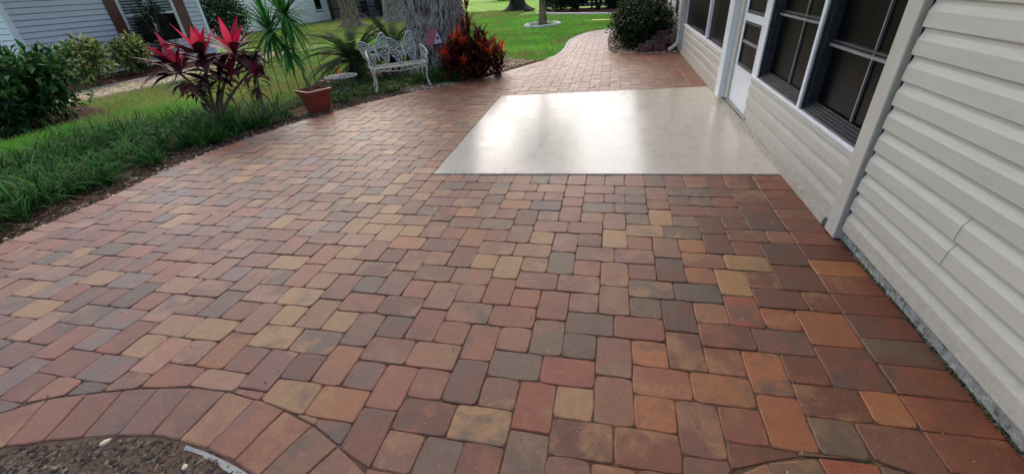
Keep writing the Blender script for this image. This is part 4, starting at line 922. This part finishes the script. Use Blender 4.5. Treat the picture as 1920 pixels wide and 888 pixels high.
# clumps by the bench, bed ground cover under bench
parts = []
for (x, y) in [(-38.2+random.uniform(-3, 2.4), 56+random.uniform(-2, 4)) for _ in range(14)]+pts_in([(-60.5, 31), (-56, 34.5), (-50, 37.5), (-38, 50.5), (-30, 55), (-33, 62), (-44, 64), (-56, 60), (-66, 52), (-63, 38)], 470):
    n = 20; big = x > -41 and y > 53.5; h = random.uniform(3.5, 5) if big else random.uniform(1.0, 1.9)
    az = rng.uniform(0, 2*PI, n); b = np.stack([x+rng.normal(size=n)*.4, y+rng.normal(size=n)*.4, np.full(n, -.45)], 1)
    parts.append(blades(b, az, rng.uniform(.6, 1.5, n), rng.uniform(.7, 1.2, n)*h, rng.uniform(.09, .16, n), rng.uniform(.6, 1.9, n), 4, None, pal(n, LG+[(96, 96, 58)], .2)))
lo = npmesh('ground_cover', *merge(parts), 'leaf'); lo['kind'] = 'stuff'; lo['label'] = 'low dark green ground cover under and around the butterfly bench'
# lawn blades
def lawn(name, poly, n, hgt, cols, label, cond=None, wd=.1, k=2):
    P = np.array(pts_in(poly, n, cond)); m_ = 5; b = np.repeat(P, m_, 0)+rng.normal(size=(n*m_, 2))*.5; b = np.concatenate([b, np.full((n*m_, 1), -.62)], 1); N_ = n*m_
    pn = np.array([noise.noise(Vector((p[0]*.06, p[1]*.06, 2))) for p in P]); pn = np.repeat(pn, m_)
    C = pal(N_, cols, .2); C[:, :3] *= (1+.35*pn)[:, None]
    pq = np.repeat(np.array([noise.noise(Vector((p[0]*.11+9, p[1]*.07, 5))) for p in P]), m_); dry = (pq+rng.normal(size=N_)*.12) > .3
    C[dry, :3] = C[dry, :3]*.35+np.array(L(168, 152, 96)[:3])*.65*rng.uniform(.7, 1.1, (dry.sum(), 1))
    V, F, C = blades(b, rng.uniform(0, 2*PI, N_), rng.uniform(.6, 1.5, N_), rng.uniform(.7, 1.3, N_)*hgt, np.full(N_, wd), rng.uniform(.2, 1.0, N_), k, [1, .8, .1], C)
    o = npmesh(name, V, F, C, 'grass'); o['kind'] = 'stuff'; o['label'] = label
LW = [(112, 180, 54), (132, 196, 68), (94, 160, 44), (156, 204, 88)]; LO = [(140, 164, 74), (118, 148, 60), (172, 178, 102), (150, 170, 84)]
inbed = lambda x, y: not in_poly(BEDA, x, y) and near(EDGE, x, y)[0] > .95 and not in_poly(BEDS, x, y)
lawn('lawn_grass', [(-75, 60), (-72, 92), (-9, 78), (-8, 120), (0, 152), (40, 165), (60, 200), (3, 228), (-42, 262), (-90, 260), (-120, 120)], 30000, 1.0, LW, 'bright green mown lawn beyond the oak and path', inbed, wd=.14)
lawn('lawn_grass', [(-127, 38), (-106, 31), (-97, 22), (-94, 8), (-86, 0), (-60, 30), (-62, 50), (-72, 60), (-70, 92), (-120, 140), (-142, 140), (-142, 90), (-122, 70)], 24000, 1.1, LO, 'olive green lawn between the grass border and the pebble walk', inbed, wd=.12)
lawn('tall_grass', [(-97, 4), (-86, 2), (-80, 24), (-72, 30), (-80, 38), (-98, 24)], 3200, 2.2, [(110, 176, 54), (134, 194, 66), (90, 152, 48)], 'bright green longer grass between the border and the soil', None, wd=.15, k=3)
lawn('lawn_grass', [(-140, 140), (-60, 262), (-60, 330), (-230, 330), (-240, 200), (-170, 150)], 12000, 1.3, LO, 'sparse lawn around the far trunks', None, wd=.3)
# mulch chips and pebbles
SLABRIM = [(SLABQ[i][0]+(SLABQ[(i+1) % 4][0]-SLABQ[i][0])*t, SLABQ[i][1]+(SLABQ[(i+1) % 4][1]-SLABQ[i][1])*t) for i in (0, 2, 3) for t in rng.random(420)]
def chips(name, P, z, size, cols, label, mt='chips', flat=.3):
    P = np.array(P); n = len(P); a = rng.uniform(0, PI, n); s = rng.uniform(size[0], size[1], n); w_ = s*rng.uniform(.2, .5, n)
    d = np.stack([np.cos(a), np.sin(a), rng.uniform(-.16, .16, n)], 1); e = np.stack([-np.sin(a), np.cos(a), rng.uniform(-.3, .3, n)], 1)
    c = np.concatenate([P, (z+rng.uniform(0, .12, n))[:, None]], 1)
    V = np.stack([c-d*s[:, None]/2, c+e*w_[:, None]/2+np.array([0, 0, .03]), c+d*s[:, None]/2, c-e*w_[:, None]/2+np.array([0, 0, .03]), c+np.array([0, 0, .1])], 1).reshape(-1, 3)
    F = np.array([[0, 1, 4], [1, 2, 4], [2, 3, 4], [3, 0, 4]])[None]+(np.arange(n)*5)[:, None, None]
    o = npmesh(name, V, F.reshape(-1, 3), np.repeat(pal(n, cols, .25), 5, 0), mt); o['kind'] = 'stuff'; o['label'] = label
MC = [(84, 64, 50), (110, 88, 68), (58, 42, 34), (138, 116, 92), (70, 48, 38)]
strip = lambda x, y: near(EDGE, x, y)[0] > .2
chips('mulch_chips', pts_in(BEDA, 17000, lambda x, y: strip(x, y) and (near(EDGE, x, y)[0] < 7 or y > 55)), -.33, (.35, 1.0), MC, 'brown wood chips and dead leaves in the planting bed')
chips('mulch_chips', pts_in(BED1+[(-40, -62)], 8000, lambda x, y: y > -44 and near(ARC, x, y)[0] < -3.2), -.19, (.2, .75), [(96, 84, 72), (70, 60, 52), (124, 110, 94), (54, 46, 40), (100, 90, 74)], 'fine wood chips in the near mulch bed')
chips('mulch_chips', pts_in(BEDS, 5000, lambda x, y: x > -135 and y > -20), -.4, (.4, 1.2), MC, 'dark leaf litter under the large dark shrub')
chips('leaf_litter', pts_in([(-72, 60), (-62, 88), (-30, 90), (-17, 80), (-27, 56), (-38, 44)], 8000, strip), -.26, (.6, 1.4), [(190, 168, 140), (158, 132, 104), (210, 192, 166), (124, 98, 76)], 'pale dead leaves around the foot of the croton')
chips('leaf_litter', pts_in(BEDR, 2600), -.25, (.6, 1.4), [(150, 128, 102), (96, 76, 58), (176, 156, 130), (70, 54, 44)], 'pale dead leaves at the foot of the hedge bush')
chips('grass_clippings', pts_in([(-20, -37), (-12, -35.5), (-8, -39), (-18, -41)], 500), -.12, (.2, .6), [(120, 130, 56), (90, 112, 48), (146, 140, 70)], 'yellow green weeds in the near mulch bed')
def pebbles(P, z, size, cols):
    mb = MB()
    for x, y in P:
        s = random.uniform(*size); c = L(*random.choice(cols)); a = random.random()*3; n = 7; rx, ry, rz = s*.5, s*random.uniform(.3, .45), s*random.uniform(.22, .35)
        vs = [(x, y, z+rz)]
        for (rr, zz) in ((.6, .8), (1, .15), (.8, -.4)):
            for j in range(n):
                t = 2*PI*j/n; u_, v_ = rx*rr*math.cos(t)*random.uniform(.9, 1.1), ry*rr*math.sin(t)*random.uniform(.9, 1.1)
                vs.append((x+u_*math.cos(a)-v_*math.sin(a), y+u_*math.sin(a)+v_*math.cos(a), z+rz*zz))
        fs = [(0, 1+j, 1+(j+1) % n) for j in range(n)]+[(1+r*n+j, 1+(r+1)*n+j, 1+(r+1)*n+(j+1) % n, 1+r*n+(j+1) % n) for r in (0, 1) for j in range(n)]
        mb.add(vs, fs, c)
    return mb
PC = [(206, 190, 160), (186, 166, 136), (222, 212, 194), (166, 140, 112), (196, 160, 126)]
EB = [offset(EDGE, random.uniform(.25, .9))[i] for i in range(20, len(EDGE)-44) for _ in range(7)]
EB = []
off = [offset(EDGE, o_) for o_ in (.2, .45, .7, 1.0, 1.6, 2.6)]
for _ in range(620):
    i = random.randrange(8, 88); t = random.random(); l_ = random.choices(off, [4, 4, 3, 2, 1, 1])[0]; EB.append((l_[i][0]+(l_[i+1][0]-l_[i][0])*t, l_[i][1]+(l_[i+1][1]-l_[i][1])*t))
o = pebbles(EB, -.26, (.18, .5), PC).build('pebbles', 'pebble', smooth=True); o['kind'] = 'stuff'; o['label'] = 'small pale pebbles scattered along the paving edge'
o = pebbles(pts_in(BED1+[(-40, -62)], 260, lambda x, y: y > -44), -.16, (.1, .3), PC+[(120, 110, 98)]).build('pebbles', 'pebble', smooth=True); o['kind'] = 'stuff'; o['label'] = 'small pebbles in the near mulch bed'
for i, (x, y, s, lb) in enumerate(((-20.4, -35.1, .62, 'largest cream pebble by the top rim of the near mulch bed'), (-13.35, -36.15, .6, 'cream pebble beside the broken white rim, left of its neighbour'), (-12.7, -36.05, .5, 'small round cream pebble touching the broken white rim'), (-15.0, -35.5, .45, 'round pale pebble above the weeds in the near mulch bed'))):
    o = pebbles([(x, y)], -.08, (s, s), [(214, 198, 164)]).build('pebble', 'pebble', smooth=True, loc=(x, y, -.1)); tag(o, lb, 'pebble', 'larger pebbles in the near mulch bed')
o = pebbles(pts_in([(-172, 40), (-144, 40), (-143.5, 134), (-172, 134)], 200), -.35, (.3, .8), [(120, 80, 66), (90, 60, 50)]).build('bark_nuggets', 'pebble', smooth=True); o['kind'] = 'stuff'; o['label'] = 'red brown bark nuggets along the blue grey house'
chips('mulch_chips', pts_in(BEDH, 4000), -.36, (.5, 1.4), [(92, 50, 42), (66, 38, 34), (112, 66, 54)], 'red mulch along the blue grey house')

chips('debris', [(22.1+random.uniform(-.12, .12), y_) for y_ in list(rng.uniform(-58, -10, 1500))+list(rng.uniform(-60, -24, 900))], -.03, (.08, .32), [(60, 52, 34), (44, 40, 28), (78, 84, 44), (96, 82, 58)], 'dark moss and debris along the foot of the beige wall')
chips('leaf_litter', pts_in([(-75, 60), (-72, 92), (-9, 78), (-8, 120), (0, 152), (3, 228), (-90, 260), (-110, 60)], 700, inbed), -.1, (.5, 1.3), [(150, 120, 84), (120, 90, 62), (176, 150, 104)], 'dead leaves scattered on the lawn')
chips('grit', [(x+random.uniform(-.1, .1), y+random.uniform(-.1, .1)) for x, y in SLABRIM], -.05, (.05, .2), [(60, 50, 38), (96, 80, 60), (44, 38, 30)], 'dark grit in the joint round the beige slab')
chips('grit', pts_in(SLABQ, 130), .1, (.06, .3), [(120, 92, 62), (84, 66, 48), (150, 126, 92)], 'specks of leaf and grit on the beige slab')
chips('grit', [(random.uniform(-50, 20), random.uniform(-34, 0)) for _ in range(260)], .03, (.06, .2), [(190, 176, 150), (90, 76, 60), (60, 50, 40), (150, 130, 100)], 'bits of grit and leaf on the pavers')
o = pebbles([(np.interp(y_, [85, 97, 140], [7.5, 3.6, 3.9])+random.random()**1.5*4.5, y_) for y_ in rng.uniform(85, 138, 420)], -.22, (.4, 1.0), [(186, 164, 138), (160, 134, 110), (206, 192, 170), (120, 98, 80)]).build('pebbles', 'pebble', smooth=True); o['kind'] = 'stuff'; o['label'] = 'pale pebbles at the left foot of the hedge bush by the path'
# ------------------------------------------------------------------ PEBBLE WALK by house A
wk = MB(); wl = own(MB().prism([(-144, 43), (-128, 39.5), (-121.5, 70), (-121, 140), (-137, 140), (-138.5, 83)], -.7, -.1).build('walkway', 'edge_g')); wl['kind'] = 'structure'
ys = [40.6, 58, 75.5, 93, 110.5, 128]
for i in range(5):
    a, b = ys[i]+.3, ys[i+1]-.3
    xl = lambda y: np.interp(y, [43, 83, 140], [-143.2, -137.6, -136.2]); xr = lambda y: np.interp(y, [39.5, 70, 140], [-128.2, -122, -121.5])
    o = MB().prism([(xl(a)+.6, a), (xr(a)-.3, a), (xr(b)-.3, b), (xl(b)+.6, b)], -.6, .02+random.uniform(-.04, .04)).build('walkway_panel', 'aggregate', wl)
P = [(random.uniform(-141, -123), random.uniform(42, 120)) for _ in range(2600)]; P = [p for p in P if np.interp(p[1], [43, 83, 140], [-142, -137, -136]) < p[0] < np.interp(p[1], [39.5, 70, 140], [-128.8, -122.6, -122])]
o = pebbles(P, .03, (.4, .95), [(206, 188, 146), (182, 160, 118), (222, 208, 172), (156, 132, 96), (190, 150, 110)]).build('pebble', 'pebble', wl, smooth=True); o['kind'] = 'stuff'
MB_add([(-144.6, 42, -.4), (-139.2, 83, -.4), (-137.6, 140, -.4), (-143.2, 42.2, -.4), (-137.8, 83, -.4), (-136.4, 140, -.4), (-144.6, 42, .35), (-139.2, 83, .35), (-137.6, 140, .35), (-143.2, 42.2, .35), (-137.8, 83, .35), (-136.4, 140, .35)],
       [(6, 9, 10, 7), (7, 10, 11, 8), (3, 9, 6, 0), (9, 3, 4, 10), (10, 4, 5, 11), (0, 6, 7, 1), (1, 7, 8, 2)]).build('kerb', 'edge_g', wl)

# ------------------------------------------------------------------ BUTTERFLY BENCH
BO = Vector((-46.0, 44.7, 0)); bx = Vector((9.4, 6.4, 0)).normalized(); by = Vector((-bx.y, bx.x, 0))      # along the front, to the back
def bw(a, b, z): p = BO+bx*a+by*b; return (p.x, p.y, z)
bench = thing('bench', (BO.x, BO.y, 0), 'chipped white cast metal bench with two butterfly backs under the oak', 'bench')
def legpath(a, b, sa, sb): return [tuple(p) for p in catmull([bw(a, b, 4.4), bw(a+sa*.5, b+sb*.4, 3.7), bw(a+sa*.25, b+sb*.15, 2.2), bw(a+sa*.45, b+sb*.2, .9), bw(a+sa*.95, b+sb*.5, -.3)], step=5)]
for a, b, sa, sb in ((.3, 0, -.9, -.6), (11.0, 0, .9, -.6), (.3, 4.4, -.9, .5), (11.0, 4.4, .9, .5)):
    P = legpath(a, b, sa, sb); MB().tube(P, [.34-.16*math.sin(PI*i/(len(P)-1))+(.03 if i % 4 == 0 else 0) for i in range(len(P))], 8).build('leg', 'castwhite', bench, smooth=True)
st = MB(); st.tube([bw(-.4, -.1, 4.6), bw(11.8, -.1, 4.6)], .2, 8); st.tube([bw(-.4, 4.6, 4.6), bw(11.8, 4.6, 4.6)], .18, 6); st.tube([bw(-.4, -.1, 4.6), bw(-.4, 4.6, 4.6)], .18, 6); st.tube([bw(11.8, -.1, 4.6), bw(11.8, 4.6, 4.6)], .18, 6)
st.build('seat_frame', 'castwhite', bench, smooth=True)
s2 = MB()
for k in range(13):
    a = .2+k*.95; s2.tube([bw(a, 0, 4.58), bw(a+.25, 1.5, 4.5), bw(a-.25, 3, 4.5), bw(a, 4.5, 4.58)], .07, 5)
for k in range(4): s2.tube([bw(-.3, .9+k*.9, 4.52), bw(11.7, .9+k*.9, 4.52)], .06, 5)
s2.build('seat', 'castwhite', bench)
ap = MB()
for k in range(8):
    a = .9+k*1.3; ap.tube([tuple(p) for p in catmull([bw(a, -.1, 4.5), bw(a+.3, -.1, 4.0-.25*math.sin(PI*(k+.5)/8)), bw(a+.85, -.1, 4.0-.25*math.sin(PI*(k+.5)/8)), bw(a+1.2, -.1, 4.5)], step=3)], .09, 5)
ap.tube([tuple(p) for p in catmull([bw(.5, -.1, 4.2), bw(3, -.1, 3.95), bw(5.7, -.1, 3.6), bw(8.4, -.1, 3.95), bw(10.9, -.1, 4.2)], step=4)], .09, 5)
ap.build('apron', 'castwhite', bench)
def butterfly(c0, tilt, lab):
    def q(u_, v_): # local plane: leaning back slightly
        uu = u_*math.cos(tilt)-v_*math.sin(tilt); vv = u_*math.sin(tilt)+v_*math.cos(tilt)
        return bw(c0+uu, 4.4+vv*.18, 4.7+vv)
    b_ = MB(); b_.tube([q(0, .9), q(0, 1.6), q(0, 2.9), q(0, 3.7)], [.1, .24, .28, .14], 8); body = b_.build('butterfly_body', 'castwhite', bench, smooth=True)
    h_ = MB(); h_.tube([q(0, 3.7), q(0, 3.95), q(0, 4.15)], [.12, .26, .1], 8)
    for sg in (-1, 1): h_.tube([q(0, 4.1), q(.25*sg, 4.5), q(.5*sg, 4.65)], .05, 4)
    h_.build('butterfly_head', 'castwhite', bench, smooth=True)
    for sg in (-1, 1):
        w_ = MB()
        out = [(0.15, 3.3), (.8, 4.4), (1.7, 5.4), (2.55, 5.9), (3.05, 5.5), (3.15, 4.6), (3.05, 3.7), (2.95, 2.9), (2.75, 2.0), (2.3, 1.1), (1.9, .35), (1.5, .1), (1.15, .6), (.75, 1.4), (.3, 2.1), (.12, 2.7)]
        if sg < 0: out = [(x*(1.0), y*(.93)+.2) for x, y in out]
        o3 = catmull([(x*sg, y) for x, y in out], closed=True, step=4); w_.tube([q(p.x, p.y) for p in o3], .15, 6, closed=True)
        for tgt in ((2.2, 5.65), (2.85, 5.15), (3.0, 4.35), (2.95, 3.55), (2.85, 2.75), (2.6, 1.8), (2.15, .95), (1.7, .35)):
            src = (.2, 3.2 if tgt[1] > 3 else 2.5); mx_, my_ = (src[0]+tgt[0])/2, (src[1]+tgt[1])/2; dx, dy = tgt[0]-src[0], tgt[1]-src[1]; l = math.hypot(dx, dy); px_, py_ = -dy/l, dx/l
            s_ = .2 if l > 2 else .14; a1 = (src[0]+dx*.25, src[1]+dy*.25)
            loop = [a1, (mx_+px_*s_, my_+py_*s_), (src[0]+dx*.85+px_*s_, src[1]+dy*.85+py_*s_), (tgt[0], tgt[1]), (src[0]+dx*.85-px_*s_, src[1]+dy*.85-py_*s_), (mx_-px_*s_, my_-py_*s_)]
            w_.tube([q(p.x*sg, p.y) for p in catmull(loop, closed=True, step=3)], .085, 5, closed=True); w_.tube([q(src[0]*sg, src[1]), q(a1[0]*sg, a1[1])], .07, 5)
        w_.build('butterfly_wing', 'silver', bench, smooth=True)
butterfly(2.35, .22, ''); butterfly(8.2, .16, '')
for a, sg in ((-.3, -1), (11.7, 1)):
    r_ = MB(); r_.tube([tuple(p) for p in catmull([bw(a, 4.5, 8.0), bw(a+sg*.3, 3.2, 7.7), bw(a+sg*.4, 1.4, 7.3), bw(a+sg*.4, .2, 7.0), bw(a+sg*.3, -.4, 6.5), bw(a+sg*.2, .1, 6.1), bw(a+sg*.2, .5, 6.4)], step=4)], .17, 6)
    for k in range(4): r_.tube([tuple(p) for p in catmull([bw(a, .5+k*1.0, 4.6), bw(a+sg*.3, .1+k, 5.4), bw(a+sg*.1, .9+k, 6.2), bw(a+sg*.35, .4+k, 7.1)], step=3)], .09, 5)
    r_.tube([bw(a, 4.5, 4.6), bw(a, 4.5, 8)], .14, 6)
    r_.build('armrest', 'castwhite', bench, smooth=True)

# ------------------------------------------------------------------ ROUND TABLE
tb = thing('table', (-50.4, 38.8, 0), 'small round weathered cast metal table beside the red planter', 'table')
TC = (-50.4, 38.8); tz = 4.45
tp = MB(); tp.lathe([(3.15, tz-.25), (3.32, tz-.12), (3.3, tz+.03), (3.12, tz+.08), (3.0, tz+.0)], TC, 36)
for r in (2.2, 1.3, .5): tp.tube([(TC[0]+r*math.cos(a), TC[1]+r*math.sin(a), tz) for a in np.linspace(0, 2*PI, 28, endpoint=False)], .11, 5, closed=True)
for k in range(12):
    a = 2*PI*k/12; a2 = a+.26
    tp.tube([tuple(p) for p in catmull([(TC[0]+.5*math.cos(a), TC[1]+.5*math.sin(a), tz), (TC[0]+1.6*math.cos(a2), TC[1]+1.6*math.sin(a2), tz), (TC[0]+3.05*math.cos(a), TC[1]+3.05*math.sin(a), tz)], step=4)], .12, 5)
    tp.tube([tuple(p) for p in catmull([(TC[0]+2.2*math.cos(a), TC[1]+2.2*math.sin(a), tz), (TC[0]+2.7*math.cos(a+.2), TC[1]+2.7*math.sin(a+.2), tz), (TC[0]+2.3*math.cos(a+.4), TC[1]+2.3*math.sin(a+.4), tz)], step=3)], .13, 5)
tp.lathe([(.05, tz-.03), (2.98, tz-.03)], TC, 30)
tp.build('table_top', 'castgrey', tb, smooth=True)
for k in range(3):
    a = -1.2+2.094*k; f = lambda r, z: (TC[0]+r*math.cos(a), TC[1]+r*math.sin(a), z)
    P = [tuple(p) for p in catmull([f(2.2, 4.2), f(2.6, 3.5), f(1.5, 2.4), f(1.3, 1.7), f(2.0, .8), f(2.9, -.35)], step=5)]; MB().tube(P, .17, 7).build('leg', 'castgrey', tb, smooth=True)
MB().tube([(TC[0]+1.35*math.cos(a), TC[1]+1.35*math.sin(a), 1.7) for a in np.linspace(0, 2*PI, 18, endpoint=False)], .11, 5, closed=True).build('stretcher', 'castgrey', tb, smooth=True)
orr = thing('orange_leaf', (-70, 67, 0), 'small upright orange leaf standing in the grass behind the round table', 'leaf')
npmesh('leaf_blade', *rosette((-70, 67, -.4), 3, (2.2, 3.0), (.5, .8), [(226, 96, 32)], (1.2, 1.5), (0, .2), 4, .1, BROAD), 'leaf', orr)

# ------------------------------------------------------------------ BIRDHOUSE on the oak
BHc = Vector((-38.2, 62.6, 7.2)); ba = math.radians(60)
def bh(a, b, z):
    a *= 1.2; b *= 1.2; z *= 1.2
    return (BHc.x+a*math.cos(ba)-b*math.sin(ba), BHc.y+a*math.sin(ba)+b*math.cos(ba), BHc.z+z)
bird = thing('birdhouse', tuple(BHc), 'white birdhouse with red roof hanging on the massive oak trunk', 'birdhouse')
MB_add([bh(-1.1, -1, 0), bh(1.1, -1, 0), bh(0, -1, 2.5), bh(-1.1, 1, 0), bh(1.1, 1, 0), bh(0, 1, 2.5)], [(0, 1, 2), (5, 4, 3), (0, 3, 4, 1)]+[(1, 4, 5, 2), (2, 5, 3, 0)]).build('box', 'white', bird)
for sg in (-1, 1):
    MB_add([bh(sg*1.3, -1.05, -.3), bh(0, -1.05, 2.55), bh(0, 1.2, 2.55), bh(sg*1.3, 1.2, -.3), bh(sg*1.42, -1.05, -.2), bh(0, -1.05, 2.75), bh(0, 1.2, 2.75), bh(sg*1.42, 1.2, -.2)], [(0, 1, 2, 3), (7, 6, 5, 4), (0, 4, 5, 1), (2, 6, 7, 3), (0, 3, 7, 4), (1, 5, 6, 2)]).build('roof_panel', 'redpaint' , bird)
MB().tube([bh(0, -1.0, 1.0), bh(0, -1.04, 1.0)], .33, 12).build('entry_hole', 'dark', bird); MB().tube([bh(0.15, -1.0, .35), bh(0.15, -1.6, .35)], .09, 6).build('perch', 'white', bird)
MB().tube([bh(-.6, 1, -.1), bh(-.6, .2, -.7)], .22, 6).build('bracket', 'white', bird)

# ------------------------------------------------------------------ WIRE FENCE behind the cordylines
wf_ = thing('wire_fence', (-72, 43, 0), 'thin dark green garden wire fence with arched tops behind the cordylines', 'fence')
A = Vector((-79.5, 36.5, 0)); Bv = Vector((-62.5, 50, 0))
for i in range(12):
    p = A.lerp(Bv, i/11); hh = 9.2 if i % 2 == 0 else 7.6
    MB().tube([(p.x, p.y, -.6), (p.x, p.y, hh)], .08, 5).build('wire', 'wire', wf_)
for i in range(0, 10, 2):
    p = A.lerp(Bv, i/11); q_ = A.lerp(Bv, (i+2)/11); m_ = (p+q_)/2
    MB().tube([tuple(v) for v in catmull([(p.x, p.y, 9.2), (p.x*.75+q_.x*.25, p.y*.75+q_.y*.25, 10.9), (m_.x, m_.y, 11.4), (p.x*.25+q_.x*.75, p.y*.25+q_.y*.75, 10.9), (q_.x, q_.y, 9.2)], step=3)], .05, 4).build('wire', 'wire', wf_)
for z in (5.8,): MB().tube([(A.x, A.y, z), (Bv.x, Bv.y, z)], .045, 4).build('wire', 'wire', wf_)

# ------------------------------------------------------------------ PILE OF BLOCKS by the hedge
BLK = [(96, 62, 58), (112, 76, 70), (84, 56, 54), (124, 92, 84), (104, 80, 76)]
pile = [(13.2, 87.2, 0, .1), (16.4, 87.6, 0, -.05), (19.2, 88.4, 0, .12), (13.6, 87.6, 1.0, -.1), (16.6, 88, 1.0, .06), (14.6, 88.6, 2.0, .15), (17.4, 88.8, 2.0, -.1), (16.2, 89.6, 3.0, .1), (18.8, 89.8, 3.0, -.06), (17.6, 91, 4.0, .1), (12.0, 89.8, 0, .3), (13.0, 90.6, 1.0, .2)]
wds = ['lowest front block at the left of the pile', 'lowest front block in the middle of the pile', 'lowest front block nearest the beige wall', 'second layer block at the left of the pile', 'second layer block in the middle of the pile', 'third layer block at the left of the pile', 'third layer block toward the beige wall', 'fourth layer block at the left, near the top', 'fourth layer block toward the wall', 'topmost block of the pile by the house corner', 'low block half under the hedge bush', 'second layer block against the hedge bush']
for (x, y, z, r), w_ in zip(pile, wds):
    s = random.uniform(.9, 1.1); mb = MB(); mb.bbox((x-1.45*s, y-1.05, z-.3), (x+1.45*s, y+1.05, z+.66), .13, rot=r, c=L(*random.choice(BLK))); tag(mb.build('paving_block', 'block', loc=(x, y, z)), 'dark red paving stone, '+w_, 'paving stone', 'spare blocks piled by the house corner')
st_ = pebbles([(random.uniform(5.5, 21), 84.9+random.uniform(0, 2.0)) for _ in range(90)], -.2, (.5, 1.3), [(150, 130, 112), (120, 98, 82), (176, 156, 136)]).build('edging_stones', 'pebble', smooth=True); st_['kind'] = 'stuff'; st_['label'] = 'rough small stones along the front of the hedge bed'

# far background hedge line and dark boundary (beyond the lawn)
for k, (x, y, r, h) in enumerate(((-135, 560, 26, 30), (-80, 600, 40, 40), (-20, 620, 45, 44), (-260, 520, 34, 36), (60, 560, 50, 40))):
    shrub('boundary_tree', (x, y), (r, 16), h, [(34, 50, 34), (46, 64, 40), (60, 78, 48)], 2200, ['dark round evergreen at the far end of the lawn', 'wide evergreen beyond the dark flared tree', 'evergreen screen behind the board fence', 'evergreen beyond the porch', 'evergreen behind the far end of the fence'][k], 'tree', size=(4, 8), group='evergreens at the far end of the lawn', mt='leaf')
sheet('road', [(-700, 480), (-110, 505), (-60, 700), (-700, 620)], -.5, 'lawn')
for o in bpy.data.objects:
    if '_o' in o: del o['_o']
